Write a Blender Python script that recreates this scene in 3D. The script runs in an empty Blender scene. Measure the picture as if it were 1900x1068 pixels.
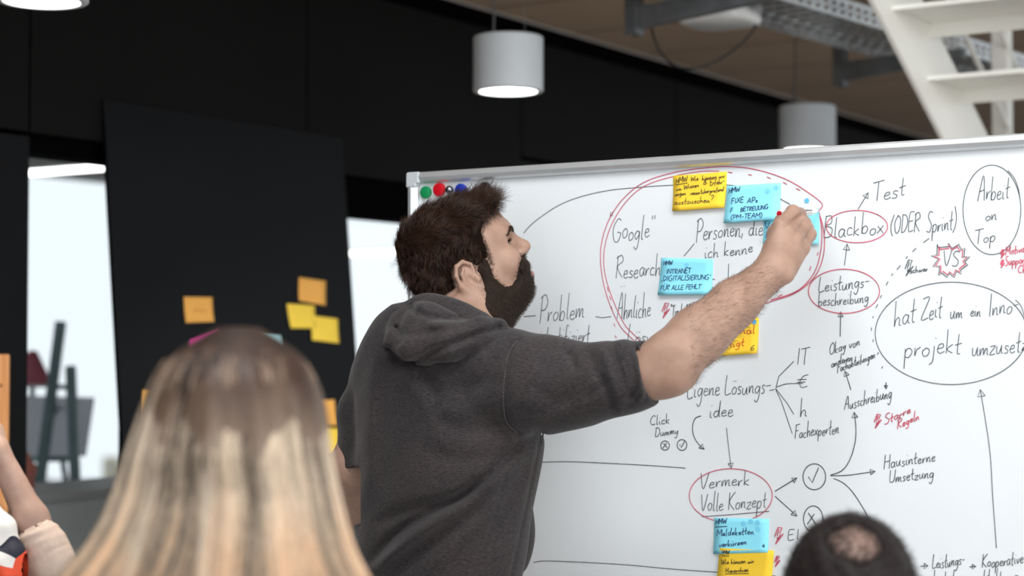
import bpy, bmesh, math, random
import numpy as np
from mathutils import Vector, Matrix

random.seed(7)
rng = np.random.default_rng(7)
scene = bpy.context.scene
COL = scene.collection

# ---------------------------------------------------------------- camera
F_PX = 3355.0                    # focal length in pixels of the 1900 x 1068 frame
CAM_H = 1.45
PITCH = math.atan(116.0 / F_PX)
cam_data = bpy.data.cameras.new('camera')
cam_data.sensor_width = 36.0
cam_data.lens = 36.0 * F_PX / 1900.0
cam_data.clip_start = 0.05
cam_data.clip_end = 4000.0
cam_data.dof.use_dof = True
cam_data.dof.focus_distance = 3.16
cam_data.dof.aperture_fstop = 2.9
cam = bpy.data.objects.new('camera', cam_data)
COL.objects.link(cam)
cam.location = (0, 0, CAM_H)
cam.rotation_euler = (math.pi / 2 + PITCH, 0, 0)
scene.camera = cam

# ---------------------------------------------------------------- sky, added lamps, exposure
world = bpy.data.worlds.new('overcast_sky')
scene.world = world
world.use_nodes = True
wn, wl = world.node_tree.nodes, world.node_tree.links
wn.clear()
w_out = wn.new('ShaderNodeOutputWorld')
w_bg = wn.new('ShaderNodeBackground')
w_tc = wn.new('ShaderNodeTexCoord')
w_sep = wn.new('ShaderNodeSeparateXYZ')
w_map = wn.new('ShaderNodeMapRange')
w_map.inputs['From Min'].default_value = -0.20
w_map.inputs['From Max'].default_value = -0.075
w_ramp = wn.new('ShaderNodeValToRGB')
w_ramp.color_ramp.elements[0].color = (0.20, 0.21, 0.22, 1)
w_ramp.color_ramp.elements[1].color = (0.90, 0.955, 1.0, 1)
w_bg.inputs['Strength'].default_value = 0.92
wl.new(w_tc.outputs['Generated'], w_sep.inputs[0])
wl.new(w_sep.outputs['Z'], w_map.inputs['Value'])
wl.new(w_map.outputs[0], w_ramp.inputs[0])
wl.new(w_ramp.outputs[0], w_bg.inputs['Color'])
wl.new(w_bg.outputs[0], w_out.inputs[0])


def area_light(name, loc, target, sx, sy, power, color):
    d = bpy.data.lights.new(name, 'AREA')
    d.shape = 'RECTANGLE'
    d.size, d.size_y = sx, sy
    d.energy = power
    d.color = color
    o = bpy.data.objects.new(name, d)
    COL.objects.link(o)
    o.location = loc
    o.rotation_euler = (Vector(target) - Vector(loc)).to_track_quat('-Z', 'Y').to_euler()
    return o


# lamp added behind the camera for assumed daylight, no window built; the right and overhead lamps are added fill
area_light('assumed_daylight_behind', (-1.0, -3.6, 2.6), (0.6, 3.2, 1.4), 5.0, 2.6, 58, (0.95, 0.98, 1.0))  # added free-standing lamp, stands for assumed daylight from behind
area_light('fill_right', (3.8, -1.8, 2.3), (0.3, 3.4, 1.2), 3.6, 2.6, 130, (1.0, 0.97, 0.93))  # added lamp, evens the board and brightens the stairs
area_light('fill_overhead', (-0.25, 1.5, 4.08), (0.1, 3.2, 1.2), 3.2, 2.0, 125, (0.95, 0.98, 1.0))  # added lamp under the closed hall ceiling, brings out the cloth folds

scene.view_settings.view_transform = 'Standard'
scene.view_settings.look = 'None'
scene.view_settings.gamma = 1.0
scene.view_settings.use_curve_mapping = False
scene.view_settings.exposure = 0.34

# ---------------------------------------------------------------- measuring: frame pixels <-> points of the room
CP, SP = math.cos(PITCH), math.sin(PITCH)


def ray(px, py):
    a, b = (px - 950.0) / F_PX, (534.0 - py) / F_PX
    return Vector((a, CP - SP * b, SP + CP * b))


def J(px, py, Y):
    d = ray(px, py)
    t = Y / d.y
    return Vector((d.x * t, Y, CAM_H + d.z * t))


def project(x, y, z):
    zz = z - CAM_H
    dep = y * CP + zz * SP
    up = -y * SP + zz * CP
    return 950.0 + F_PX * x / dep, 534.0 - F_PX * up / dep


# room axes: U runs along the whiteboard (to the right, towards us), W along the dark wall (away)
U = Vector((0.845, -0.535, 0)).normalized()
W = Vector((0.535, 0.845, 0)).normalized()
Z = Vector((0, 0, 1))
ROT = math.atan2(U.y, U.x)


def R(u, w, z=0.0):
    return U * u + W * w + Z * z


def on_plane(px, py, p0, n):
    d = ray(px, py)
    o = Vector((0, 0, CAM_H))
    t = (p0 - o).dot(n) / d.dot(n)
    return o + d * t


def srgb(r, g, b):
    def f(c):
        c /= 255.0
        return c / 12.92 if c <= 0.04045 else ((c + 0.055) / 1.055) ** 2.4
    return (f(r), f(g), f(b), 1.0)


# ---------------------------------------------------------------- materials
def mat(name, color, rough=0.5, metal=0.0, spec=0.5, noise=0.0, nscale=20.0, stretch=(1, 1, 1), bump=0.0,
        bscale=60.0, sss=0.0, emit=None, estr=0.0, coat=0.0, sheen=0.0, color2=None, detail=4.0, trans=0.0, ior=1.45):
    m = bpy.data.materials.new(name)
    m.use_nodes = True
    nt = m.node_tree
    b = nt.nodes['Principled BSDF']
    b.inputs['Base Color'].default_value = color
    b.inputs['Roughness'].default_value = rough
    b.inputs['Metallic'].default_value = metal
    b.inputs['Specular IOR Level'].default_value = spec
    b.inputs['IOR'].default_value = ior
    if coat:
        b.inputs['Coat Weight'].default_value = coat
    if sheen:
        b.inputs['Sheen Weight'].default_value = sheen
        b.inputs['Sheen Roughness'].default_value = 0.5
    if sss:
        b.inputs['Subsurface Weight'].default_value = sss
        b.inputs['Subsurface Radius'].default_value = (1.0, 0.35, 0.2)
        b.inputs['Subsurface Scale'].default_value = 0.006
    if trans:
        b.inputs['Transmission Weight'].default_value = trans
    if emit:
        b.inputs['Emission Color'].default_value = emit
        b.inputs['Emission Strength'].default_value = estr
    tc = mp = None
    if noise or bump or color2:
        tc = nt.nodes.new('ShaderNodeTexCoord')
        mp = nt.nodes.new('ShaderNodeMapping')
        mp.inputs['Scale'].default_value = stretch
        nt.links.new(tc.outputs['Object'], mp.inputs[0])
    if noise or color2:
        n = nt.nodes.new('ShaderNodeTexNoise')
        n.inputs['Scale'].default_value = nscale
        n.inputs['Detail'].default_value = detail
        nt.links.new(mp.outputs[0], n.inputs['Vector'])
        r = nt.nodes.new('ShaderNodeValToRGB')
        c2 = color2 or tuple(min(1, c * (1 + noise)) for c in color[:3]) + (1,)
        c1 = color if color2 else tuple(c * (1 - noise) for c in color[:3]) + (1,)
        r.color_ramp.elements[0].position, r.color_ramp.elements[1].position = 0.32, 0.68
        r.color_ramp.elements[0].color, r.color_ramp.elements[1].color = c1, c2
        nt.links.new(n.outputs['Fac'], r.inputs[0])
        nt.links.new(r.outputs[0], b.inputs['Base Color'])
    if bump:
        n2 = nt.nodes.new('ShaderNodeTexNoise')
        n2.inputs['Scale'].default_value = bscale
        n2.inputs['Detail'].default_value = 3
        nt.links.new(mp.outputs[0], n2.inputs['Vector'])
        bp = nt.nodes.new('ShaderNodeBump')
        bp.inputs['Strength'].default_value = bump
        bp.inputs['Distance'].default_value = 0.002
        nt.links.new(n2.outputs['Fac'], bp.inputs['Height'])
        nt.links.new(bp.outputs[0], b.inputs['Normal'])
    return m


# ---------------------------------------------------------------- objects, names, labels
def link(name, me, parent=None, m=None, smooth=False):
    o = bpy.data.objects.new(name, me)
    COL.objects.link(o)
    if m is not None:
        me.materials.append(m)
    if parent is not None:
        o.parent = parent
        o.matrix_parent_inverse = parent.matrix_basis.inverted()
    if smooth:
        me.polygons.foreach_set('use_smooth', [True] * len(me.polygons))
    return o


def tag(o, label, cat, group=None, kind=None):
    o['label'] = label
    o['category'] = cat
    if group:
        o['group'] = group
    if kind:
        o['kind'] = kind
    return o


def struct(o):
    o['kind'] = 'structure'
    return o


def thing(name, label, cat, loc=(0, 0, 0), group=None):
    o = bpy.data.objects.new(name, None)
    o.empty_display_size = 0.05
    COL.objects.link(o)
    o.location = loc
    return tag(o, label, cat, group)


class MB:
    """collects shapes into one mesh"""
    def __init__(self):
        self.bm = bmesh.new()

    def hexa(self, c):
        v = [self.bm.verts.new(p) for p in c]      # 0-3 bottom ring, 4-7 top ring
        for f in ((3, 2, 1, 0), (4, 5, 6, 7), (0, 1, 5, 4), (1, 2, 6, 5), (2, 3, 7, 6), (3, 0, 4, 7)):
            self.bm.faces.new([v[i] for i in f])
        return self

    def rbox(self, u0, u1, w0, w1, z0, z1):        # box along the room axes
        return self.hexa([R(u0, w0, z0), R(u1, w0, z0), R(u1, w1, z0), R(u0, w1, z0),
                          R(u0, w0, z1), R(u1, w0, z1), R(u1, w1, z1), R(u0, w1, z1)])

    def obox(self, c, ax, ay, az):                 # centre and three half axes
        c, ax, ay, az = map(Vector, (c, ax, ay, az))
        if ax.cross(ay).dot(az) < 0:
            ax = -ax
        return self.hexa([c - ax - ay - az, c + ax - ay - az, c + ax + ay - az, c - ax + ay - az,
                          c - ax - ay + az, c + ax - ay + az, c + ax + ay + az, c - ax + ay + az])

    def bar(self, a, b, wd, th, side=None):        # rectangular bar from a to b
        a, b = Vector(a), Vector(b)
        d = (b - a)
        L = d.length
        d.normalize()
        s = Vector(side) if side is not None else d.cross(Z)
        if s.length < 1e-4:
            s = Vector((1, 0, 0))
        s = (s - d * s.dot(d)).normalized()
        n = d.cross(s)
        return self.obox((a + b) / 2, d * L / 2, s * wd / 2, n * th / 2)

    def tube(self, pts, r, n=10, caps=True):
        pts = [Vector(p) for p in pts]
        rs = r if isinstance(r, (list, tuple)) else [r] * len(pts)
        rings = []
        prev = None
        for i, p in enumerate(pts):
            t = (pts[min(i + 1, len(pts) - 1)] - pts[max(i - 1, 0)]).normalized()
            if prev is None:
                a = t.cross(Z)
                if a.length < 1e-3:
                    a = t.cross(Vector((1, 0, 0)))
            else:
                a = prev - t * prev.dot(t)
            a.normalize()
            prev = a
            b = t.cross(a)
            rings.append([self.bm.verts.new(p + (a * math.cos(k * 2 * math.pi / n) + b * math.sin(k * 2 * math.pi / n)) * rs[i])
                          for k in range(n)])
        for i in range(len(rings) - 1):
            for k in range(n):
                self.bm.faces.new((rings[i][k], rings[i][(k + 1) % n], rings[i + 1][(k + 1) % n], rings[i + 1][k]))
        if caps:
            self.bm.faces.new(rings[0][::-1])
            self.bm.faces.new(rings[-1])
        return self

    def lathe(self, base, axis, prof, n=40):       # prof: (distance along axis, radius)
        base, axis = Vector(base), Vector(axis).normalized()
        a = axis.cross(Vector((0.3, 0.9, 0.1))).normalized()
        b = axis.cross(a)
        rings = []
        for h, r in prof:
            if r < 1e-6:
                rings.append([self.bm.verts.new(base + axis * h)])
            else:
                rings.append([self.bm.verts.new(base + axis * h + (a * math.cos(k * 2 * math.pi / n) + b * math.sin(k * 2 * math.pi / n)) * r)
                              for k in range(n)])
        for i in range(len(rings) - 1):
            A, B = rings[i], rings[i + 1]
            for k in range(n):
                q = [A[k % len(A)], A[(k + 1) % n % len(A)], B[(k + 1) % n % len(B)], B[k % len(B)]]
                u = []
                for v in q:
                    if v not in u:
                        u.append(v)
                if len(u) > 2:
                    self.bm.faces.new(u)
        return self

    def build(self, name, m, parent=None, smooth=False, bevel=0.0, seg=2, angle=None):
        bmesh.ops.recalc_face_normals(self.bm, faces=self.bm.faces[:])
        me = bpy.data.meshes.new(name)
        self.bm.to_mesh(me)
        self.bm.free()
        o = link(name, me, parent, m, smooth)
        if smooth and angle:
            bm = bmesh.new()
            bm.from_mesh(me)
            for e in bm.edges:
                if len(e.link_faces) == 2 and e.calc_face_angle(0) > math.radians(angle):
                    e.smooth = False
            bm.to_mesh(me)
            bm.free()
        if bevel:
            md = o.modifiers.new('bevel', 'BEVEL')
            md.width = bevel
            md.segments = seg
            md.limit_method = 'ANGLE'
            md.angle_limit = math.radians(40)
        return o
# ================================================================ the room
M_dark = mat('dark_wall_panel', (0.0050, 0.0056, 0.0066, 1), 0.6, spec=0.14, noise=0.12, nscale=3)
M_upper = mat('dark_upper_panel', (0.0048, 0.0048, 0.0047, 1), 0.65, spec=0.11, noise=0.1, nscale=2)
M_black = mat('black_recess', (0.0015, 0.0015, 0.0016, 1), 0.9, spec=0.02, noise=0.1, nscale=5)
M_panel = mat('leaning_panel_dark', (0.0052, 0.0060, 0.0074, 1), 0.55, spec=0.16, noise=0.1, nscale=4)
M_floor = mat('grey_screed_floor', (0.46, 0.45, 0.44, 1), 0.5, noise=0.15, nscale=3, bump=0.1, bscale=30)
M_white = mat('white_plaster', (0.78, 0.78, 0.77, 1), 0.8, noise=0.03, nscale=4)
M_grey = mat('grey_parapet', srgb(226, 234, 234), 0.6, noise=0.06, nscale=3)
M_greytop = mat('pale_sill', srgb(205, 208, 208), 0.5, noise=0.04, nscale=6)

WALL_U = -3.638
BEAM = 2.03
LOWC = 2.715

# floors
struct(MB().rbox(-9.6, 6, -6, 15, -0.12, 0).build('floor', M_floor))

# low plank ceiling over the dark wall, under the gallery
m = bpy.data.materials.new('brown_plank_ceiling')
m.use_nodes = True
nt = m.node_tree
b = nt.nodes['Principled BSDF']
b.inputs['Roughness'].default_value = 0.75
tc = nt.nodes.new('ShaderNodeTexCoord')
mp = nt.nodes.new('ShaderNodeMapping')
mp.inputs['Rotation'].default_value = (0, 0, -ROT)
nt.links.new(tc.outputs['Object'], mp.inputs[0])
sx = nt.nodes.new('ShaderNodeSeparateXYZ')
nt.links.new(mp.outputs[0], sx.inputs[0])
md_ = nt.nodes.new('ShaderNodeMath')
md_.operation = 'PINGPONG'
md_.inputs[1].default_value = 0.31
nt.links.new(sx.outputs['Y'], md_.inputs[0])
gr = nt.nodes.new('ShaderNodeMath')
gr.operation = 'LESS_THAN'
gr.inputs[1].default_value = 0.011
nt.links.new(md_.outputs[0], gr.inputs[0])
nz = nt.nodes.new('ShaderNodeTexNoise')
nz.inputs['Scale'].default_value = 5
nt.links.new(mp.outputs[0], nz.inputs['Vector'])
rp = nt.nodes.new('ShaderNodeValToRGB')
rp.color_ramp.elements[0].color = (0.44, 0.32, 0.225, 1)
rp.color_ramp.elements[1].color = (0.53, 0.395, 0.285, 1)
nt.links.new(nz.outputs['Fac'], rp.inputs[0])
mx = nt.nodes.new('ShaderNodeMix')
mx.data_type = 'RGBA'
mx.inputs[7].default_value = (0.15, 0.11, 0.08, 1)
nt.links.new(gr.outputs[0], mx.inputs[0])
nt.links.new(rp.outputs[0], mx.inputs[6])
nt.links.new(mx.outputs[2], b.inputs['Base Color'])
M_plank = m
struct(MB().rbox(WALL_U, -1.86, -6, 15, LOWC, LOWC + 0.25).build('ceiling', M_plank))
struct(MB().rbox(-1.86, 6, -6, 15, 4.2, 4.35).build('ceiling_hall', M_white))
struct(MB().rbox(-1.95, -1.86, -6, 15, LOWC + 0.25, 4.2).build('wall_gallery', M_white))

# dark wall
mb = MB()
seams = [-6.0, -2.5, 0.9, 2.1, 3.355, 4.52, 5.815, 7.1, 8.4, 9.7, 11.0, 13.0, 15.0]
for a, c in zip(seams[:-1], seams[1:]):
    lo = BEAM if c <= 5.9 else 2.19
    mb.rbox(WALL_U - 0.10, WALL_U, a + 0.004, c - 0.004, lo, LOWC - 0.075)
struct(mb.build('wall_left_upper', M_upper, bevel=0.003))
mb = MB()
mb.rbox(WALL_U - 0.10, WALL_U, -6, 2.1 - 0.003, 0, BEAM - 0.012)
mb.rbox(WALL_U - 0.10, WALL_U, 2.1 + 0.003, 3.355, 0, BEAM - 0.012)
mb.rbox(WALL_U - 0.10, WALL_U, 3.79, 4.60, 0, BEAM - 0.012)
mb.rbox(WALL_U - 0.10, WALL_U, 5.40, 5.815, 0, BEAM - 0.012)
mb.rbox(WALL_U - 0.10, WALL_U - 0.02, 5.815, 15, 0, 2.178)
struct(mb.build('wall_left', M_dark, bevel=0.003))
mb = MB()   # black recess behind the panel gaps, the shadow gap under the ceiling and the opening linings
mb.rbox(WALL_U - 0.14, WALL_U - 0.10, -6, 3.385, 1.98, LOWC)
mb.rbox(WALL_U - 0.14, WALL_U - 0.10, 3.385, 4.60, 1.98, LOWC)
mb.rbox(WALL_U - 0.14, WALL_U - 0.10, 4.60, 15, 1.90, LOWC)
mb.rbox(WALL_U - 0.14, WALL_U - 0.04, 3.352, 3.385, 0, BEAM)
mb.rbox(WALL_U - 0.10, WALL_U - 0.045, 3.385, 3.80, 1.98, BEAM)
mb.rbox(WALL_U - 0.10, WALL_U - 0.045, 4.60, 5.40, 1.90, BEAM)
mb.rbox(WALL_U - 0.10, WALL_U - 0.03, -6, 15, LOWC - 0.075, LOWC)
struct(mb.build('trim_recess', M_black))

# bright room behind the dark wall
M_brc = mat('pale_grey_ceiling', (0.5, 0.49, 0.48, 1), 0.8, noise=0.03, nscale=4)
struct(MB().rbox(-9.6, WALL_U - 0.14, -6, 15, 2.75, 2.9).build('ceiling_bright_room', M_brc))
FARU = -9.0
M_frame = mat('white_window_frame', srgb(225, 228, 228), 0.4, noise=0.02, nscale=9)
M_glass = bpy.data.materials.new('window_glass')
M_glass.use_nodes = True
g = M_glass.node_tree
gb = g.nodes.new('ShaderNodeBsdfTransparent')
gb.inputs[0].default_value = (0.96, 0.98, 0.98, 1)
gg = g.nodes.new('ShaderNodeBsdfGlossy')
gg.inputs['Roughness'].default_value = 0.02
gm = g.nodes.new('ShaderNodeMixShader')
gm.inputs[0].default_value = 0.04
g.links.new(gb.outputs[0], gm.inputs[1])
g.links.new(gg.outputs[0], gm.inputs[2])
g.links.new(gm.outputs[0], g.nodes['Material Output'].inputs[0])
mb = MB()
mb.rbox(FARU - 0.2, FARU, -6, 15, 0, 0.35)
mb.rbox(FARU - 0.2, FARU, -6, 15, 2.62, 2.75)
struct(mb.build('wall_far', M_white))
win = struct(MB().rbox(FARU - 0.12, FARU - 0.112, -6, 15, 0.35, 2.62).build('window_1', M_glass))
mb = MB()
for w0 in (-3.0, 1.6, 5.2, 14.9):
    mb.rbox(FARU - 0.15, FARU - 0.08, w0, w0 + 0.07, 0.35, 2.62)
struct(mb.build('window_frame', M_frame, win))

# leaning dark panel with sticky notes (top edge rests against the wall)
PT0, PT1 = R(WALL_U, 3.757, 2.165), R(WALL_U, 4.728, 2.165)
wall_n = -U


def panel_corner(px, side):
    return None


LEAN = math.radians(5.0)
PDOWN = (U * math.sin(LEAN) - Z * math.cos(LEAN))          # down the face of the panel
PN = (U * math.cos(LEAN) + Z * math.sin(LEAN))             # face normal, towards the hall
pa = R(WALL_U + 0.006, 0, 2.165)
P0 = on_plane(193, 183, pa, PN)
P1 = on_plane(635, 255, pa, PN)
topz = (P0.z + P1.z) / 2
P0.z = P1.z = topz
plen = (topz - 0.02) / math.cos(LEAN)
mb = MB()
mb.hexa([P0 + PDOWN * plen, P1 + PDOWN * plen, P1 + PDOWN * plen - PN * 0.004, P0 + PDOWN * plen - PN * 0.004,
         P0, P1, P1 - PN * 0.004, P0 - PN * 0.004])
o = mb.build('leaning_panel', M_panel, bevel=0.002)
tag(o, 'tall dark pinboard panel leaning against the dark wall, sticky notes on it', 'panel')
# its rear corner edge: a stiffening rail behind the left edge
MB().bar(P0 + PDOWN * 0.05 - PN * 0.012 + W * 0.02, P0 + PDOWN * (plen - 0.05) - PN * 0.012 + W * 0.02, 0.03, 0.014, W).build('edge_rail', M_black, o)

# ---------------------------------------------------------------- sticky note maker
NOTE_COL = {
    'yellow': srgb(255, 211, 64), 'orange': srgb(250, 186, 96), 'lemon': srgb(255, 218, 84),
    'blue': srgb(150, 234, 255), 'pink': srgb(226, 70, 160), 'pale': srgb(178, 222, 232),
}
NOTE_MAT = {k: mat('paper_' + k, c, 0.75, spec=0.25, noise=0.03, nscale=14) for k, c in NOTE_COL.items()}
M_dot = mat('dot_sticker_blue', srgb(105, 190, 240), 0.6, noise=0.03, nscale=30)
M_dotn = mat('dot_sticker_pale_blue', srgb(128, 216, 248), 0.6, noise=0.03, nscale=30)


def note_surface(corners, p0, n, off, lift):
    """corners TL,TR,BR,BL in frame pixels; returns f(s,t) -> point on the paper"""
    c = [on_plane(x, y, p0 + n * off, n) for x, y in corners]

    def f(s, t, extra=0.0):
        p = (c[0] * (1 - s) + c[1] * s) * (1 - t) + (c[3] * (1 - s) + c[2] * s) * t
        return p + n * (lift * max(0.0, t - 0.25) ** 2 * 1.8 + extra)
    return f


def make_note(colour, corners, p0, n, off, label, group, lift=0.006):
    f = note_surface(corners, p0, n, off, lift)
    bm = bmesh.new()
    nx, ny = 6, 8
    fr = [[bm.verts.new(f(i / nx, j / ny, 0.0004)) for i in range(nx + 1)] for j in range(ny + 1)]
    bk = [[bm.verts.new(f(i / nx, j / ny, -0.0002)) for i in range(nx + 1)] for j in range(ny + 1)]
    for j in range(ny):
        for i in range(nx):
            bm.faces.new((fr[j][i], fr[j + 1][i], fr[j + 1][i + 1], fr[j][i + 1]))
            bm.faces.new((bk[j][i], bk[j][i + 1], bk[j + 1][i + 1], bk[j + 1][i]))
    for j in range(ny):
        bm.faces.new((fr[j][0], bk[j][0], bk[j + 1][0], fr[j + 1][0]))
        bm.faces.new((fr[j][nx], fr[j + 1][nx], bk[j + 1][nx], bk[j][nx]))
    for i in range(nx):
        bm.faces.new((fr[0][i], fr[0][i + 1], bk[0][i + 1], bk[0][i]))
        bm.faces.new((fr[ny][i], bk[ny][i], bk[ny][i + 1], fr[ny][i + 1]))
    me = bpy.data.meshes.new('sticky_note')
    bm.to_mesh(me)
    bm.free()
    o = link('sticky_note', me, None, NOTE_MAT[colour], True)
    tag(o, label, 'sticky note', group)
    return o, f


def bilerp_inv(corners, x, y):
    (x0, y0), (x1, y1), (x2, y2), (x3, y3) = corners
    s = t = 0.5
    for _ in range(12):
        ax = (x0 * (1 - s) + x1 * s) * (1 - t) + (x3 * (1 - s) + x2 * s) * t - x
        ay = (y0 * (1 - s) + y1 * s) * (1 - t) + (y3 * (1 - s) + y2 * s) * t - y
        xs = (x1 - x0) * (1 - t) + (x2 - x3) * t
        ys = (y1 - y0) * (1 - t) + (y2 - y3) * t
        xt = (x3 - x0) * (1 - s) + (x2 - x1) * s
        yt = (y3 - y0) * (1 - s) + (y2 - y1) * s
        det = xs * yt - xt * ys
        s -= (ax * yt - ay * xt) / det
        t -= (ay * xs - ax * ys) / det
    return s, t


GP = 'sticky notes on the leaning dark panel'
pp, pn_ = P0.copy(), PN
panel_notes = [
    ('orange', [(341, 550), (394, 551), (396, 597), (343, 599)], 'orange sticky note alone on the dark panel above the blonde head', 0.0006),
    ('orange', [(555, 514), (605, 521), (603, 567), (553, 558)], 'orange sticky note above the overlapping pair of yellow notes', 0.0006),
    ('lemon', [(532, 563), (584, 566), (585, 609), (538, 609)], 'yellow sticky note, left one of the overlapping pair', 0.0006),
    ('lemon', [(580, 585), (627, 591), (628, 637), (577, 631)], 'yellow sticky note, lower right one of the overlapping pair', 0.0018),
    ('pink', [(352, 631), (406, 612), (408, 656), (356, 668)], 'pink sticky note peeking out above the blonde hair', 0.0006),
    ('pale', [(469, 620), (521, 622), (523, 668), (471, 667)], 'pale blue sticky note half hidden by the blonde hair', 0.0006),
    ('orange', [(265, 723), (315, 729), (314, 775), (264, 772)], 'orange sticky note at the left of the blonde hair', 0.0006),
    ('orange', [(576, 743), (621, 741), (625, 789), (579, 791)], 'orange sticky note between the blonde hair and the bent elbow', 0.0006),
    ('lemon', [(590, 794), (628, 794), (630, 840), (598, 842)], 'yellow sticky note under the orange one beside the left elbow', 0.0006),
    ('lemon', [(612, 844), (652, 846), (654, 884), (614, 882)], 'yellow sticky note sliver lowest beside the left elbow', 0.0006),
]
M_fainthand = mat('faint_pencil', srgb(205, 140, 70), 0.8, noise=0.02, nscale=10)
for col_, cor_, lab_, off_ in panel_notes:
    note, f = make_note(col_, cor_, pp, pn_, off_, lab_, GP, lift=0.004)
    if cor_[0] == (341, 550):
        mb = MB()
        wob = [(0.30, 0.62), (0.36, 0.42), (0.42, 0.60), (0.50, 0.45), (0.56, 0.62), (0.63, 0.46), (0.7, 0.6), (0.78, 0.48)]
        mb.tube([f(s, t, 0.0006) for s, t in wob], 0.0012, 5)
        mb.build('writing', M_fainthand, note)

# ---------------------------------------------------------------- wooden board at the left edge
M_wood = mat('light_wood', srgb(240, 178, 122), 0.55, color2=srgb(214, 146, 92), nscale=4, stretch=(10, 10, 0.7), spec=0.3)
wa = on_plane(27, 657, R(WALL_U + 0.05, 0, 0), U)
wtop = wa.z
ww1 = wa.dot(W)
mb = MB()
mb.rbox(WALL_U + 0.012, WALL_U + 0.034, ww1 - 0.42, ww1, 0.0, wtop)
o = mb.build('wooden_board', M_wood, bevel=0.004)
tag(o, 'light wooden board standing against the dark wall at the far left', 'board')
for zz in (wtop - 0.08, 0.9):
    MB().lathe(R(WALL_U + 0.034, ww1 - 0.03, zz), U, [(0, 0.004), (0.0015, 0.003), (0.0015, 0)], 10).build('nail', M_black, o)

# ---------------------------------------------------------------- half-height unit behind the opening, easel, lamp, skyline
SBU = -4.25
sb = thing('sideboard', 'grey waist-high sideboard seen through the narrow opening', 'sideboard', R(SBU - 0.2, 3.6, 0))
MB().rbox(SBU - 0.38, SBU, 2.9, 4.75, 0.0, 0.975).build('carcass', M_grey, sb, bevel=0.004)
MB().rbox(SBU - 0.40, SBU + 0.012, 2.88, 4.77, 0.975, 1.003).build('countertop', M_greytop, sb, bevel=0.004)
MB().lathe(R(SBU, 3.83, 0.70), U, [(0, 0.012), (0.012, 0.010), (0.018, 0.012), (0.024, 0.008), (0.024, 0)], 16).build('knob', M_frame, sb, True)

M_easel = mat('dark_green_grey_easel', srgb(122, 144, 146), 0.45, noise=0.1, nscale=8)
M_eboard = mat('easel_board_back', srgb(222, 224, 232), 0.6, noise=0.05, nscale=4)
EY = 7.4
ez = thing('easel', 'dark easel holding a grey board, backlit in the narrow opening', 'easel', (J(115, 700, EY).x, EY, 0))


def ground(p, q):                                  # extend the line p->q down to the floor
    d = q - p
    t = (0.0 - p.z) / d.z
    return p + d * t


a, c = J(113, 597, EY), J(78, 862, EY - 0.15)
MB().bar(a, ground(a, c), 0.042, 0.03, (1, 0, 0)).build('leg', M_easel, ez, bevel=0.004)
a, c = J(131, 680, EY - 0.1), J(140, 905, EY - 0.3)
MB().bar(a, ground(a, c), 0.04, 0.03, (1, 0, 0)).build('leg', M_easel, ez, bevel=0.004)
a, c = J(101, 752, EY + 0.05), J(125, 912, EY + 0.5)
MB().bar(a, ground(a, c), 0.022, 0.02, (1, 0, 0)).build('prop_leg', M_easel, ez, bevel=0.003)
MB().bar(J(92, 716, EY - 0.04), J(134, 719, EY - 0.12), 0.02, 0.018, (0, 0, 1)).build('crossbar', M_easel, ez, bevel=0.003)
MB().bar(J(48, 851, EY - 0.02), J(144, 851, EY - 0.14), 0.022, 0.03, (0, 0, 1)).build('ledge', M_easel, ez, bevel=0.003)
q = [J(30, 733, EY + .16), J(173, 737, EY + .03), J(157, 845, EY - .02), J(30, 849, EY + .10)]
nn = (q[1] - q[0]).cross(q[3] - q[0]).normalized()
mb = MB()
mb.hexa([q[3], q[2], q[2] + nn * 0.012, q[3] + nn * 0.012, q[0], q[1], q[1] + nn * 0.012, q[0] + nn * 0.012])
eb = mb.build('drawing_board', M_eboard, bevel=0.002)
tag(eb, 'grey drawing board propped on the dark easel behind the sideboard', 'board')

M_tube = mat('tube_light_glow', (1, 1, 1, 1), 0.4, emit=(1.0, 0.99, 0.96, 1), estr=3.5)
M_tubebody = mat('tube_light_body', srgb(235, 235, 235), 0.4, noise=0.02, nscale=9)


def tube_light(pc, half, label):
    t = thing('tube_light', label, 'light', pc, 'tube lights in the bright room')
    MB().tube([pc - U * half, pc + U * half], 0.0125, 14).build('tube', M_tube, t, True, angle=50)
    MB().obox(pc + Z * 0.016, U * half, W * 0.008, Z * 0.005).build('housing', M_tubebody, t, bevel=0.002)
    for s in (-0.8, 0.8):
        MB().tube([pc + U * half * s + Z * 0.02, Vector((pc + U * half * s).to_tuple()[:2] + (2.749,))], 0.003, 6).build('suspension_wire', M_tubebody, t)


tube_light(J(135, 315, 6.85), 0.75, 'glowing tube light under the ceiling seen in the narrow left opening')
tube_light(J(705, 468, 11.6), 0.9, 'glowing tube light seen in the opening behind the man')

M_shade = mat('dark_pink_shade', srgb(196, 112, 128), 0.7, noise=0.08, nscale=20)
lp = J(60, 713, 7.9)
lamp = thing('floor_lamp', 'dark pink conical lamp shade behind the easel', 'lamp', (lp.x, lp.y, 0))
MB().lathe(lp, Z, [(0.0, 0.088), (0.145, 0.02), (0.15, 0.0)], 32).build('lamp_shade', M_shade, lamp, True)
MB().lathe(lp - Z * 0.012, Z, [(0.0, 0.084), (0.012, 0.088)], 32).build('shade_rim', M_frame, lamp, True)
MB().tube([(lp.x, lp.y, 0.0), (lp.x, lp.y, lp.z)], 0.012, 10).build('pole', M_easel, lamp)
MB().lathe((lp.x, lp.y, 0), Z, [(0, 0), (0, 0.14), (0.02, 0.13), (0.03, 0.012)], 24).build('base', M_easel, lamp)

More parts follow.
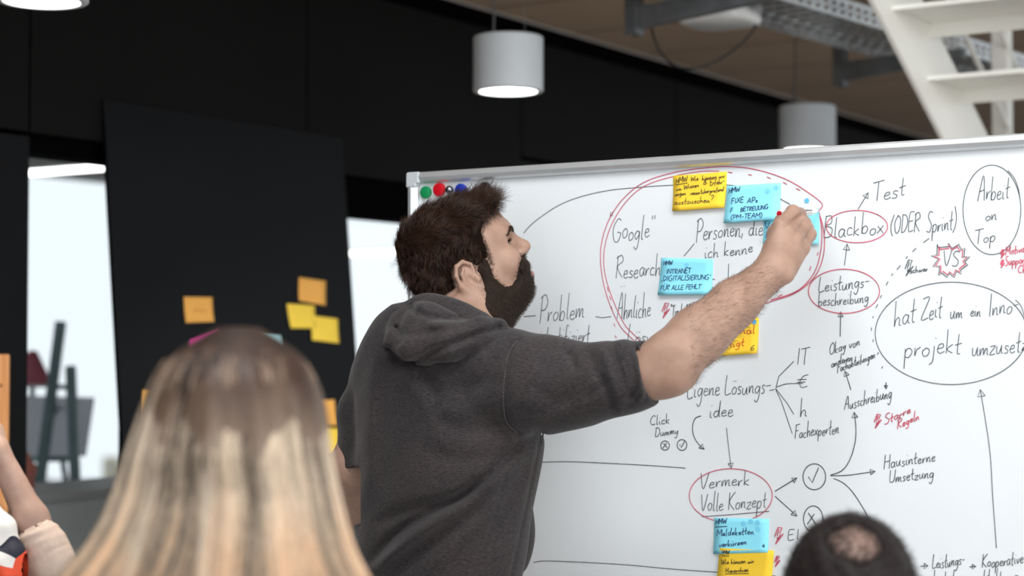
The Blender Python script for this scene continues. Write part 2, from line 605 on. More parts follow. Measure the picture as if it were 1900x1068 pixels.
M_salmon = mat('salmon_cloth', srgb(238, 150, 132), 0.8, noise=0.12, nscale=9)
cp = J(62, 884, 5.75)
cp.z = 1.003 + 0.062
bm = bmesh.new()
bmesh.ops.create_icosphere(bm, subdivisions=4, radius=1.0)
for v in bm.verts:
    k = 1 + 0.10 * math.sin(5 * v.co.x + 2 * v.co.z) + 0.07 * math.sin(7 * v.co.z + 3 * v.co.y)
    v.co = Vector((v.co.x * 0.055 * k, v.co.y * 0.06 * k, max(-0.92, v.co.z * k) * 0.066)) + cp
me = bpy.data.meshes.new('cloth_bundle')
bm.to_mesh(me)
bm.free()
sbx = R(SBU - 0.16, 0, 0)
o = link('cloth_bundle', me, None, M_salmon, True)
tag(o, 'salmon pink cloth bundle on the left end of the sideboard', 'cloth')
du = (SBU - 0.17) - cp.dot(U)
o.location = U * du

M_bld = mat('beige_tower_block', srgb(196, 190, 172), 0.9, noise=0.06, nscale=0.1)
M_bldw = mat('tower_windows', srgb(170, 166, 152), 0.6, noise=0.1, nscale=0.2)
M_roofs = mat('distant_rooftops', srgb(150, 140, 142), 0.9, noise=0.3, nscale=0.06)
DY = 900.0
for (x0, x1, yt, lab) in ((190, 214, 848, 'beige tower block on the skyline, left and taller of the two'),
                          (216, 240, 856, 'beige tower block on the skyline, half behind the leaning panel')):
    a, c = J(x0, yt, DY), J(x1, yt, DY)
    t = thing('tower_block', lab, 'building', ((a.x + c.x) / 2, DY, -95), 'tower blocks on the skyline')
    MB().hexa([Vector((a.x, DY, -95)), Vector((c.x, DY, -95)), Vector((c.x, DY + 9, -95)), Vector((a.x, DY + 9, -95)),
               Vector((a.x, DY, a.z)), Vector((c.x, DY, a.z)), Vector((c.x, DY + 9, a.z)), Vector((a.x, DY + 9, a.z))]).build('walls', M_bld, t)
    mb = MB()
    for k in range(6):
        zz = a.z - 2.2 - k * 2.6
        mb.hexa([Vector((a.x + .6, DY - .2, zz - 1)), Vector((c.x - .6, DY - .2, zz - 1)), Vector((c.x - .6, DY + .1, zz - 1)), Vector((a.x + .6, DY + .1, zz - 1)),
                 Vector((a.x + .6, DY - .2, zz)), Vector((c.x - .6, DY - .2, zz)), Vector((c.x - .6, DY + .1, zz)), Vector((a.x + .6, DY + .1, zz))])
    mb.build('window_band', M_bldw, t)
mb = MB()
r2 = random.Random(3)
x = -330.0
while x < -150:
    wd = r2.uniform(4, 11)
    h = J(120, 893 + r2.uniform(-6, 5), 950).z
    mb.hexa([Vector((x, 950, -110)), Vector((x + wd, 950, -110)), Vector((x + wd, 962, -110)), Vector((x, 962, -110)),
             Vector((x, 950, h)), Vector((x + wd, 950, h)), Vector((x + wd, 962, h)), Vector((x, 962, h))])
    x += wd
o = mb.build('distant_rooftops', M_roofs)
tag(o, 'low hazy rooftops along the skyline below the towers', 'rooftops', kind='stuff')
mb = MB()
mb.hexa([Vector((-900, 400, -112)), Vector((300, 400, -112)), Vector((300, 1300, -112)), Vector((-900, 1300, -112)),
         Vector((-900, 400, -110)), Vector((300, 400, -110)), Vector((300, 1300, -110)), Vector((-900, 1300, -110))])
struct(mb.build('ground_outside', M_roofs))
# ================================================================ the whiteboard
BW = 2.938                                  # the board's face lies on this W plane
BN = -W                                     # its normal, towards us
BL, BRT, BT, BB = -2.096, -0.18, 1.800, 0.62
M_enamel = mat('white_enamel', (0.80, 0.835, 0.86, 1), 0.16, spec=0.45, noise=0.012, nscale=2.5)
M_alu = mat('silver_aluminium_rail', (0.66, 0.68, 0.70, 1), 0.30, metal=0.55, noise=0.03, nscale=20)
M_corner = mat('grey_corner_plastic', srgb(196, 202, 206), 0.4, noise=0.03, nscale=30)
M_steelgrey = mat('grey_stand_steel', srgb(150, 154, 158), 0.4, metal=0.4, noise=0.05, nscale=12)
M_rubber = mat('black_rubber', (0.02, 0.02, 0.02, 1), 0.7, noise=0.1, nscale=20)

board = thing('whiteboard', 'large white enamel board on a stand, covered in handwriting', 'whiteboard', R((BL + BRT) / 2, BW, 0))
MB().rbox(BL + 0.004, BRT - 0.004, BW, BW + 0.014, BB + 0.004, BT - 0.004).build('writing_surface', M_enamel, board)


def rail(a, b, out):
    """rounded aluminium profile from a to b; `out` points away from the board's middle"""
    a, b = Vector(a), Vector(b)
    d = (b - a).normalized()
    prof = [(-0.002, -0.018), (0.006, -0.018), (0.0125, -0.014), (0.0155, -0.007), (0.0140, 0.0005), (0.0085, 0.004), (-0.016, 0.004), (-0.020, 0.0), (-0.020, -0.018)]
    mb = MB()
    rings = [[mb.bm.verts.new(p + BN * x + Vector(out) * y) for x, y in prof] for p in (a, b)]
    n = len(prof)
    for k in range(n):
        mb.bm.faces.new((rings[0][k], rings[0][(k + 1) % n], rings[1][(k + 1) % n], rings[1][k]))
    mb.bm.faces.new(rings[0])
    mb.bm.faces.new(rings[1][::-1])
    return mb


for nm, a, b, out in (('top_rail', R(BL + .024, BW, BT), R(BRT - .024, BW, BT), Z), ('bottom_rail', R(BL + .024, BW, BB), R(BRT - .024, BW, BB), -Z),
                      ('side_rail', R(BL, BW, BB + .024), R(BL, BW, BT - .024), -U), ('side_rail', R(BRT, BW, BB + .024), R(BRT, BW, BT - .024), U)):
    ob = rail(a, b, out).build(nm, M_alu, board)
for (uu, su), (zz, sz) in (((BL, -1), (BT, 1)), ((BRT, 1), (BT, 1)), ((BL, -1), (BB, -1)), ((BRT, 1), (BB, -1))):
    pts = [(0.0045, 0.0), (0.003, 0.0030), (0.0, 0.0045), (-0.026, 0.0045), (-0.026, -0.0185), (-0.020, -0.019), (-0.019, -0.026), (0.0045, -0.026)]
    mb = MB()
    fr = [mb.bm.verts.new(R(uu + su * x, BW - 0.0165, zz + sz * y)) for x, y in pts]
    bk = [mb.bm.verts.new(R(uu + su * x, BW + 0.0205, zz + sz * y)) for x, y in pts]
    mb.bm.faces.new(fr)
    mb.bm.faces.new(bk[::-1])
    for k in range(len(pts)):
        mb.bm.faces.new((fr[k], fr[(k + 1) % len(pts)], bk[(k + 1) % len(pts)], bk[k]))
    mb.build('corner_cap', M_corner, board, bevel=0.003, seg=3)
for uu in (BL + 0.05, BRT - 0.05):
    MB().rbox(uu - 0.02, uu + 0.02, BW + 0.021, BW + 0.055, 0.09, 1.35).build('upright', M_steelgrey, board, bevel=0.004)
    MB().rbox(uu - 0.022, uu + 0.022, BW - 0.26, BW + 0.36, 0.055, 0.09).build('foot', M_steelgrey, board, bevel=0.006)
    for ww in (BW - 0.23, BW + 0.33):
        MB().lathe(R(uu - 0.012, ww, 0.028), U, [(0, 0), (0, 0.026), (0.003, 0.028), (0.021, 0.028), (0.024, 0.026), (0.024, 0)], 20).build('castor', M_rubber, board, True, angle=40)
MB().rbox(BL + 0.07, BRT - 0.07, BW + 0.025, BW + 0.05, 0.28, 0.31).build('cross_brace', M_steelgrey, board, bevel=0.003)
MB().rbox(BL + 0.5, BRT - 0.5, BW - 0.075, BW - 0.017, BB - 0.012, BB - 0.004).build('pen_tray', M_alu, board, bevel=0.002)

# ---------------------------------------------------------------- handwriting: one-stroke alphabet (x-height 0.5, capitals 1)
GL = {}


def g_(ch, adv, *strokes):
    GL[ch] = (adv, [[tuple(map(float, p.split(','))) for p in s.split()] for s in strokes])


g_('a', .46, '.36,.42 .22,.50 .07,.34 .10,.06 .24,.02 .36,.30 .37,.46 .36,.12 .46,.02')
g_('b', .46, '.06,1 .07,.04 .12,.36 .26,.46 .38,.28 .28,.03 .07,.06')
g_('c', .38, '.34,.42 .18,.48 .06,.28 .12,.04 .36,.06')
g_('d', .50, '.36,.40 .20,.46 .06,.24 .16,.01 .34,.20 .42,1 .38,.14 .48,.03')
g_('e', .40, '.06,.24 .30,.30 .28,.46 .12,.42 .06,.16 .18,.01 .38,.10')
g_('f', .36, '.34,.92 .20,.96 .14,.70 .14,-.22', '.02,.46 .30,.50')
g_('g', .46, '.36,.40 .20,.48 .06,.26 .16,.04 .34,.24 .38,.44 .34,-.20 .20,-.40 .04,-.28')
g_('h', .46, '.06,1 .08,.00 .12,.28 .26,.44 .34,.30 .34,.06 .44,.02')
g_('i', .24, '.08,.46 .09,.06 .20,.03', '.12,.70 .14,.73')
g_('j', .26, '.16,.46 .14,-.22 -.02,-.36', '.18,.70 .20,.73')
g_('k', .44, '.06,1 .07,.00', '.34,.46 .10,.22 .36,.00')
g_('l', .24, '.10,1 .09,.10 .20,.02')
g_('m', .62, '.04,.46 .06,.02 .16,.40 .26,.44 .28,.04 .38,.40 .48,.42 .50,.06 .60,.02')
g_('n', .46, '.05,.46 .07,.02 .16,.36 .28,.45 .33,.26 .33,.05 .44,.02')
g_('o', .44, '.22,.47 .07,.28 .15,.02 .34,.10 .37,.36 .22,.47')
g_('p', .46, '.07,.46 .08,-.42 .08,.30 .24,.48 .38,.30 .26,.02 .09,.06')
g_('r', .34, '.05,.46 .07,.02 .14,.34 .30,.46')
g_('s', .36, '.32,.42 .16,.48 .10,.34 .28,.18 .22,.02 .04,.04')
g_('t', .34, '.16,.92 .15,.10 .28,.03', '.00,.52 .32,.58')
g_('u', .48, '.05,.46 .08,.08 .22,.03 .34,.40 .35,.46 .36,.08 .46,.02')
g_('v', .40, '.04,.46 .16,.02 .34,.48')
g_('w', .58, '.04,.46 .14,.02 .28,.40 .38,.02 .54,.48')
g_('x', .42, '.04,.46 .38,.00', '.36,.48 .04,.00')
g_('y', .44, '.05,.46 .14,.08 .34,.46 .30,-.08 .16,-.40 .02,-.32')
g_('z', .42, '.05,.44 .36,.46 .06,.02 .40,.04')
g_('A', .62, '.04,-.02 .32,1 .52,-.02', '.10,.36 .50,.42')
g_('B', .58, '.08,1 .07,.00', '.06,.96 .36,.98 .40,.66 .10,.54 .46,.40 .42,.06 .06,.00')
g_('C', .58, '.52,.88 .30,1 .08,.56 .20,.06 .52,.10')
g_('D', .62, '.08,.98 .08,.02', '.04,.96 .40,.88 .54,.46 .34,.06 .06,.00')
g_('E', .50, '.46,.98 .08,.94 .08,.02 .46,.04', '.08,.50 .38,.54')
g_('F', .50, '.10,.96 .08,-.04', '.04,.95 .50,1', '.08,.50 .40,.54')
g_('G', .68, '.56,.92 .34,1 .06,.60 .16,.06 .44,-.02 .60,.34 .34,.40')
g_('H', .60, '.08,1 .07,.00', '.50,1 .50,.00', '.08,.48 .50,.54')
g_('I', .24, '.12,1 .11,.00')
g_('K', .58, '.08,1 .08,.00', '.52,1 .10,.46 .54,.00')
g_('L', .50, '.10,1 .07,.04 .48,.06')
g_('M', .72, '.06,.00 .10,.98 .34,.34 .60,1 .62,.00')
g_('N', .62, '.07,.00 .08,1 .50,.02 .52,1')
g_('O', .64, '.32,1 .06,.58 .22,.00 .52,.16 .54,.76 .32,1')
g_('P', .54, '.10,.98 .09,-.06', '.00,.90 .30,1.02 .50,.74 .34,.46 .10,.44')
g_('R', .58, '.10,1 .08,-.02', '.00,.90 .34,1.02 .48,.74 .12,.50 .52,.00')
g_('S', .52, '.46,.92 .24,1 .10,.74 .42,.36 .32,.02 .04,.08')
g_('T', .56, '.28,.98 .26,.00', '.00,.94 .56,1')
g_('U', .60, '.07,1 .10,.14 .30,.00 .48,.20 .52,1')
g_('V', .58, '.04,1 .26,.00 .54,1')
g_('W', .82, '.04,1 .20,.00 .40,.72 .58,.00 .78,1')
g_('X', .56, '.04,1 .52,.00', '.50,1 .04,.00')
g_('Z', .58, '.06,.96 .52,1 .06,.02 .54,.06')
g_('4', .50, '.34,1 .06,.40 .46,.44', '.36,.62 .34,.00')
g_('6', .46, '.38,.94 .12,.60 .08,.16 .26,.00 .40,.24 .26,.44 .10,.24')
g_('?', .44, '.06,.80 .20,1 .38,.80 .22,.48 .20,.30', '.20,.06 .21,.03')
g_('!', .20, '.12,1 .09,.30', '.08,.06 .09,.03')
g_('.', .20, '.08,.04 .10,.01')
g_(',', .22, '.12,.08 .06,-.14')
g_('-', .40, '.04,.34 .36,.36')
g_('(', .30, '.26,1.15 .06,.60 .10,.10 .26,-.18')
g_(')', .30, '.04,1.15 .24,.60 .20,.10 .04,-.18')
g_('"', .28, '.08,1.05 .07,.85', '.20,1.06 .19,.86')
g_('_', .28, '.07,.06 .05,-.12', '.18,.06 .16,-.12')
g_('&', .50, '.40,.10 .14,.80 .28,.95 .30,.72 .06,.22 .24,.00 .44,.34')
g_('\u20ac', .56, '.50,.96 .26,.84 .12,.40 .24,.02 .50,.10', '.00,.60 .44,.62', '.00,.40 .40,.42')
g_(' ', .32)
for base, um in (('a', '\u00e4'), ('o', '\u00f6'), ('u', '\u00fc')):
    GL[um] = (GL[base][0], GL[base][1] + [[(.12, .68), (.13, .72)], [(.28, .68), (.29, .72)]])
for base, um in (('A', '\u00c4'), ('U', '\u00dc')):
    GL[um] = (GL[base][0], GL[base][1] + [[(.16, 1.18), (.18, 1.22)], [(.42, 1.20), (.44, 1.24)]])
JIT = random.Random(11)


def smooth_pts(p, n=5):
    if len(p) < 3:
        return list(p)
    q = [p[0]] + list(p) + [p[-1]]
    out = []
    for i in range(1, len(q) - 2):
        a, b, c, d = q[i - 1], q[i], q[i + 1], q[i + 2]
        for k in range(n):
            t = k / n
            out.append(tuple(0.5 * ((2 * b[j]) + (-a[j] + c[j]) * t + (2 * a[j] - 5 * b[j] + 4 * c[j] - d[j]) * t * t
                                    + (-a[j] + 3 * b[j] - 3 * c[j] + d[j]) * t ** 3) for j in range(2)))
    out.append(p[-1])
    return out


def text(s, x0, y0, x1, y1, cap, slant=0.09, jit=0.055):
    """strokes (frame pixels) of one line of handwriting whose baseline runs from (x0,y0) to (x1,y1)"""
    tot = sum(GL[c][0] for c in s)
    dx, dy = (x1 - x0) / tot, (y1 - y0) / tot
    out = []
    cx = 0.0
    for c in s:
        adv, st = GL[c]
        jy = JIT.uniform(-jit, jit)
        js = 1 + JIT.uniform(-jit, jit) * 2
        for line in st:
            q = []
            for (x, y) in line:
                if c.islower() and y > 0:
                    y = y * .78 if y <= .5 else .39 + (y - .5) * 1.22
                yy = (y * js + jy) * cap
                X = x0 + (cx + x) * dx + slant * yy
                Yv = y0 + (cx + x) * dy - yy
                q.append((X + JIT.uniform(-.25, .25), Yv + JIT.uniform(-.25, .25)))
            out.append(smooth_pts(q))
        cx += adv
    return out


def ribbon(bm, pts3, n, wd):
    """flat ink ribbon lying on the surface with normal n"""
    L = []
    Rr = []
    m_ = len(pts3)
    for i, p in enumerate(pts3):
        t = pts3[min(i + 1, m_ - 1)] - pts3[max(i - 1, 0)]
        if t.length < 1e-7:
            t = Vector((1, 0, 0))
        s = n.cross(t).normalized() * (wd / 2)
        L.append(bm.verts.new(p + s))
        Rr.append(bm.verts.new(p - s))
    for i in range(m_ - 1):
        try:
            bm.faces.new((Rr[i], Rr[i + 1], L[i + 1], L[i]))
        except ValueError:
            pass


def ink_mesh(name, strokes, m, parent, to3d, n, wd):
    bm = bmesh.new()
    k = 0
    for st in strokes:
        w_ = wd
        if isinstance(st, dict):
            st, w_ = st['p'], st['w']
        ribbon(bm, [to3d(x, y) + n * (0.00004 * (k % 9)) for x, y in st], n, w_)
        k += 1
    me = bpy.data.meshes.new(name)
    bm.to_mesh(me)
    bm.free()
    return link(name, me, parent, m)


def curve(*p, n=7):
    return smooth_pts([tuple(q) for q in p], n)


def ell(cx, cy, rx, ry, a0=0, a1=360, n=48, tilt=0.0):
    out = []
    for i in range(n + 1):
        a = math.radians(a0 + (a1 - a0) * i / n)
        x, y = rx * math.cos(a), ry * math.sin(a)
        out.append((cx + x * math.cos(tilt) - y * math.sin(tilt), cy + x * math.sin(tilt) + y * math.cos(tilt)))
    return out


def arrow(x0, y0, x1, y1, h=7, close=True, bend=None):
    d = math.hypot(x1 - x0, y1 - y0)
    lx, ly = (x1 - x0) / d, (y1 - y0) / d
    if bend:
        px, py = bend[-1]
        e = math.hypot(x1 - px, y1 - py)
        lx, ly = (x1 - px) / e, (y1 - py) / e
    bx, by = x1 - lx * h, y1 - ly * h
    l, r = (bx - ly * h * .55, by + lx * h * .55), (bx + ly * h * .55, by - lx * h * .55)
    line = curve((x0, y0), *(bend or []), (x1, y1)) if bend else [(x0, y0), (x1, y1)]
    return [line, [l, (x1, y1), r] + ([l] if close else [])]


def bolt(x, y, s):
    """a little hand-drawn lightning bolt, s pixels tall"""
    q = [(.35, 0), (.75, .02), (.5, .36), (.85, .38), (.1, 1), (.32, .58), (.02, .55), (.35, 0)]
    return [[(x + a * s * .62, y + b * s) for a, b in q], [(x + .45 * s * .62, y + .1 * s), (x + .25 * s * .62, y + .5 * s)],
            [(x + .6 * s * .62, y + .42 * s), (x + .3 * s * .62, y + .75 * s)]]


blk, bold, red, redb = [], [], [], []
# left half
blk += text('"', 1127, 436, 1135, 435, 40) + text('"', 1205, 438, 1215, 437, 40)
blk += text('Google', 1135, 446, 1205, 441, 46)
blk += text('Research', 1141, 517, 1226, 510, 38)
blk += text('\u00c4hnliche', 1144, 591, 1207, 588, 44)
blk += text('L\u00f6sung', 1163, 638, 1238, 634, 36) + text('?', 1246, 629, 1262, 628, 26)
blk += text('Personen, die', 1290, 448, 1416, 434, 42)
blk += text('ich kenne', 1306, 480, 1397, 468, 27)
blk += text('Empfehlung', 1312, 553, 1424, 541, 30)
blk += text('?', 1436, 549, 1446, 548, 18)
blk += text('Problem', 1000, 597, 1084, 589, 46)
blk += text('identifiziert', 1001, 639, 1094, 634, 34)
blk += [[(972, 587), (994, 585)], [(1105, 587), (1118, 589), (1134, 587)], [(1269, 475), (1288, 452)], [(1352, 489), (1351, 518)],
        [(945, 567), (962, 581), (942, 611)]]
blk += [curve((972, 432), (985, 417), (1008, 399), (1040, 379), (1080, 364), (1130, 353), (1190, 347), (1250, 343), (1310, 341), (1370, 345), (1420, 355), (1450, 370), (1466, 379))]
blk += text('"TinderMe"?!', 1243, 586, 1294, 581, 21)
blk += text('Eigene L\u00f6sungs-', 1274, 738, 1430, 728, 40)
blk += text('idee', 1315, 775, 1361, 771, 32)
blk += text('Click', 1205, 788, 1243, 785, 18) + text('Dummy', 1215, 810, 1259, 804, 17)
bold += [ell(1234, 826, 8, 8.5), [(1231, 822), (1238, 830)], [(1237, 821), (1230, 831)], ell(1265.5, 825, 9, 10), [(1261, 824), (1264, 830), (1271, 817)]]
bold += arrow(1301, 771, 1307, 833, 9, True, [(1290, 776), (1285, 792), (1288, 810), (1297, 824)])
blk += arrow(1348, 793, 1357, 868, 9, True, [(1352, 830)])
blk += text('Vermerk', 1297, 907, 1392, 898, 32) + text('Volle Konzept', 1298, 949, 1422, 940, 34) + [[(1302, 958), (1360, 954), (1427, 948)]]
blk += text('E', 1461, 1001, 1474, 1000, 19) + text('l', 1478, 1001, 1482, 1000, 19)
bold += arrow(1438, 911, 1479, 886, 9) + arrow(1438, 920, 1479, 957, 10)
bold += [ell(1511, 884, 21, 24), [(1500, 884), (1507, 895), (1519, 867)], ell(1509, 962, 18, 24), [(1500, 951), (1514, 972)], [(1511, 953), (1498, 972)]]
bold += arrow(1541, 881, 1585, 764, 10, True, [(1563, 872), (1578, 850), (1587, 818), (1588, 790)])
bold += arrow(1541, 882, 1624, 874, 9, True, [(1575, 881)])
bold += [curve((1547, 887), (1564, 895), (1580, 910), (1596, 933), (1611, 960), (1618, 985))]
blk += text('Hausinterne', 1639, 869, 1736, 855, 25) + text('Umsetzung', 1649, 895, 1733, 885, 24)
blk += [curve((1003, 857), (1060, 856), (1150, 860), (1220, 864), (1272, 868)), curve((990, 1043), (1010, 1040), (1070, 1042), (1160, 1047), (1260, 1056), (1440, 1068))]
# right half
blk += text('Test', 1617, 374, 1680, 362, 38)
blk += arrow(1592, 388, 1611, 357, 10)
blk += text('Blackbox', 1527, 440, 1640, 433, 38)
blk += text('(ODER', 1651, 434, 1707, 428, 33) + text('Sprint)', 1718, 431, 1774, 424, 36)
blk += text('Arbeit', 1813, 374, 1873, 366, 44) + text('on', 1827, 410, 1850, 408, 26) + text('Top', 1807, 453, 1848, 447, 27)
blk += [ell(1840.5, 389, 53.7, 83, -60, 310, 56), curve((1870, 316), (1882, 330), (1890, 352), (1893, 372))]
blk += arrow(1567, 492, 1572, 452, 11)
blk += text('Leistungs-', 1518, 542, 1613, 532, 30) + text('beschreibung', 1517, 569, 1612, 560, 24)
blk += text('VS', 1748, 495, 1780, 492, 28)
star = [(725, 95), (738, 140), (875, 125), (872, 80), (925, 150), (1020, 95), (1030, 130), (1050, 165), (1100, 145), (1085, 265), (1165, 262), (1100, 330), (1110, 350),
        (1140, 370), (1045, 440), (1045, 500), (985, 460), (955, 545), (890, 490), (855, 540), (785, 485), (745, 520), (755, 400), (665, 398), (740, 290), (640, 250), (720, 235), (725, 95)]
bold += [[(1640 + x / 7.308, 440 + y / 7.308) for x, y in star]]
redb += [[(1764 + (1640 + x / 7.308 - 1764) * .86, 482 + (440 + y / 7.308 - 482) * .86) for x, y in star]]
bold += bolt(1679, 482, 30)
blk += text('schwer', 1688, 507, 1722, 502, 13)
for d in ((1713, 450, 1724, 442), (1693, 467, 1700, 460), (1681, 480, 1684, 475), (1664, 500, 1671, 492), (1654, 511, 1657, 507), (1644, 529, 1648, 522), (1633, 553, 1636, 547),
          (1625, 571, 1629, 564), (1619.5, 590, 1620.5, 586), (1617, 613, 1617, 607), (1620, 634, 1620, 629), (1628, 658, 1630, 653), (1636, 683, 1638, 679)):
    blk += [[d[:2], d[2:]]]
blk += [ell(1765, 618, 141, 95, -35, 350, 72), curve((1884, 556), (1893, 565), (1899, 580), (1903, 596))]
blk += text('hat', 1657, 603, 1699, 599, 46) + text('Zeit', 1708, 593, 1748, 589, 42) + text('um', 1762, 593, 1786, 591, 34) + text('ein', 1800, 588, 1820, 586, 30)
blk += text('Inno-', 1833, 587, 1890, 577, 42)
blk += text('projekt', 1676, 663, 1784, 654, 46) + text('umzusetzen', 1802, 661, 1932, 648, 40)
blk += arrow(1849, 1016, 1819, 722, 13, True, [(1842, 920), (1836, 830)])
blk += text('IT', 1477, 678, 1501, 675, 32) + text('\u20ac', 1478, 720, 1500, 719, 27) + text('h', 1483, 772, 1498, 771, 38)
blk += text('Fachexperten', 1474, 813, 1557, 803, 28)
blk += [[(1428, 724), (1437, 722)], [(1440, 719), (1445, 698), (1473, 670)], curve((1440, 718), (1458, 712), (1474, 711), (1490, 711)), [(1439, 720), (1461, 748), (1473, 768)],
        [(1439, 721), (1450, 745), (1470, 804)]]
blk += text('Okay von', 1538, 658, 1596, 640, 21) + text('anderen', 1542, 682, 1582, 668, 18) + text('Fachabteilungen', 1553, 691, 1624, 664, 18)
bold += arrow(1559, 624, 1560, 578, 9) + arrow(1579, 723, 1568, 688, 9) + arrow(1644, 709, 1644, 721, 6)
blk += text('Ausschreibung', 1566, 761, 1655, 736, 27)
blk += [[(1708, 1050), (1722, 1049)], [(1715, 1044), (1722, 1049), (1715, 1055), (1715, 1044)], [(1799, 1051), (1811, 1050)], [(1804, 1046), (1811, 1050), (1804, 1055), (1804, 1046)]]
blk += text('Leistungs-', 1729, 1055, 1790, 1046, 27) + text('Kooperative', 1821, 1053, 1899, 1045, 27)
blk += text('katalog', 1731, 1084, 1790, 1078, 25) + text('Haltung', 1823, 1083, 1890, 1077, 25)
# red marker
red += text('Motivation', 1865, 474, 1922, 463, 18) + text('Support', 1864, 493, 1905, 487, 18) + text('Chef', 1888, 507, 1915, 503, 16)
redb += bolt(1856, 463, 16) + bolt(1856, 482, 15) + bolt(1228, 562, 28) + bolt(1622, 768, 26) + bolt(1437, 978, 31) + bolt(1437, 1031, 20)
red += text('Starre', 1640, 789, 1690, 765, 18) + text('Regeln', 1664, 797, 1706, 776, 18)
red += [ell(1590, 420, 57, 30, -50, 318, 40), ell(1566, 540, 66, 41, -60, 305, 44), ell(1356, 919, 77, 50, -100, 262, 56)]
red += [curve((1190, 645), (1172, 627), (1150, 603), (1130, 560), (1117, 510), (1115, 460), (1128, 412), (1155, 370), (1195, 338), (1250, 320), (1310, 311), (1360, 309), (1410, 316),
              (1460, 333), (1500, 357), (1524, 376), (1524, 386), (1519, 392), (1526, 415), (1530, 445), (1527, 478), (1515, 508), (1495, 530), (1470, 546), (1440, 556), (1390, 572))]
red += [curve((1196, 640), (1178, 622), (1158, 600), (1137, 555), (1122, 505), (1122, 458), (1137, 412), (1166, 369), (1202, 342), (1258, 325), (1300, 318), (1334, 317))]
red += [curve((1520, 394), (1525, 430), (1522, 470), (1511, 505), (1488, 533), (1462, 547), (1430, 556))]
for d in ((1351, 319, 1359, 320.5), (1388, 323.5, 1395, 324.8), (1423, 328, 1430, 331), (1453, 338, 1460, 341.5), (1477, 349, 1485, 353), (1127, 532, 1129, 540), (1131, 549, 1134, 556),
          (1134, 568, 1136, 574), (1139, 600, 1141, 606), (1141, 622, 1144, 627), (1516, 473, 1519, 468), (1502, 502, 1505, 494), (1443, 550, 1452, 546), (1215, 643, 1238, 645)):
    red += [[d[:2], d[2:]]]
M_inkb = mat('dry_black_ink', (0.085, 0.090, 0.097, 1), 0.5, noise=0.5, nscale=60)
M_inkr = mat('dry_red_ink', (0.60, 0.085, 0.14, 1), 0.5, noise=0.25, nscale=60)


def b3(off=0.0006):
    p0 = R(0, BW, 0) + BN * off
    return lambda x, y: on_plane(x, y, p0, BN)


inkb = [dict(p=s, w=0.0013) for s in blk] + [dict(p=s, w=0.0016) for s in bold]
o = ink_mesh('black_writing', inkb, M_inkb, board, b3(), BN, 0.0018)
o['label'] = 'black marker handwriting'
inkr = [dict(p=s, w=0.0015) for s in red] + [dict(p=s, w=0.0019) for s in redb]
o = ink_mesh('red_writing', inkr, M_inkr, board, b3(0.0008), BN, 0.0018)
o['label'] = 'red marker handwriting and circles'

# ---------------------------------------------------------------- notes on the board
GB = 'sticky notes on the whiteboard'
bp0 = R(0, BW, 0)
M_pen_brown = mat('felt_brown_black', (0.10, 0.07, 0.02, 1), 0.7, noise=0.2, nscale=40)
M_pen_blue = mat('felt_navy', (0.03, 0.07, 0.17, 1), 0.7, noise=0.2, nscale=40)
M_pen_red = mat('felt_red', (0.55, 0.06, 0.02, 1), 0.7, noise=0.2, nscale=40)


def note_writing(note, f, cor, strokes, m, wd=0.0016, name='writing'):
    def t3(x, y):
        s, t = bilerp_inv(cor, x, y)
        return f(s, t, 0.0009)
    return ink_mesh(name, strokes, m, note, t3, BN, wd)


def dots(note, f, cor, pts, r=4.6, off=0.0008):
    for x, y in pts:
        s, t = bilerp_inv(cor, x, y)
        c = f(s, t, off)
        MB().lathe(c, BN, [(0, r / 1050), (0.0003, r / 1050), (0.0003, 0)], 24).build('dot_sticker', M_dot if note.data.materials[0].name.endswith('yellow') else M_dotn, note)


cor = [(1249, 326), (1349, 318), (1346, 385), (1250, 392)]
n_, f_ = make_note('yellow', cor, bp0, BN, 0.0008, 'yellow note at the top of the board, left of the blue note with two dots', GB)
st = text('HMW', 1254, 341, 1276, 336, 10) + [[(1254, 343), (1277, 339)]] + text('Wie', 1282, 336, 1297, 334, 9) + text('k\u00f6nnen wir', 1303, 335, 1346, 329, 10)
st += [[(1255, 354), (1264, 350)], [(1256, 352), (1266, 352)]] + text('Wissen', 1269, 351, 1298, 346, 9) + text('&', 1305, 343, 1313, 342, 10) + text('Erfahr-', 1318, 344, 1345, 340, 11)
st += text('ungen', 1253, 364, 1274, 361, 9) + text('ressort\u00fcbergreifend', 1282, 362, 1344, 354, 9) + text('austauschen?', 1252, 380, 1326, 375, 12)
note_writing(n_, f_, cor, st, M_pen_brown, 0.0013)

cor = [(1417, 408), (1520, 386), (1520, 453), (1417, 452)]
n_, f_ = make_note('blue', cor, bp0, BN, 0.0008, 'blue note behind the writing hand, partly under another blue note', GB, lift=0.004)
st = text('Verant-', 1419, 424, 1466, 421, 11) + text('Prozess', 1421, 441, 1466, 438, 11) + [[(1500, 411), (1504, 409)]]
note_writing(n_, f_, cor, st, M_pen_blue, 0.0013)

cor = [(1349, 345), (1449, 339), (1447, 407), (1345, 414)]
n_, f_ = make_note('blue', cor, bp0, BN, 0.0026, 'blue note touching the yellow top note, with two dots in its corner', GB)
st = text('HMW', 1352, 359, 1374, 354, 9) + text('FIXE', 1357, 378, 1381, 375, 9.5) + text('APs', 1387, 377, 1407, 375, 9.5) + text('F.', 1356, 394, 1363, 393, 7.5)
st += text('BETREUUNG', 1375, 393, 1427, 387, 7.5) + text('(PM-TEAM)', 1358, 407, 1417, 403, 8.5)
note_writing(n_, f_, cor, st, M_pen_blue, 0.0014)
dots(n_, f_, cor, [(1425, 354.5), (1440.5, 348.5)])

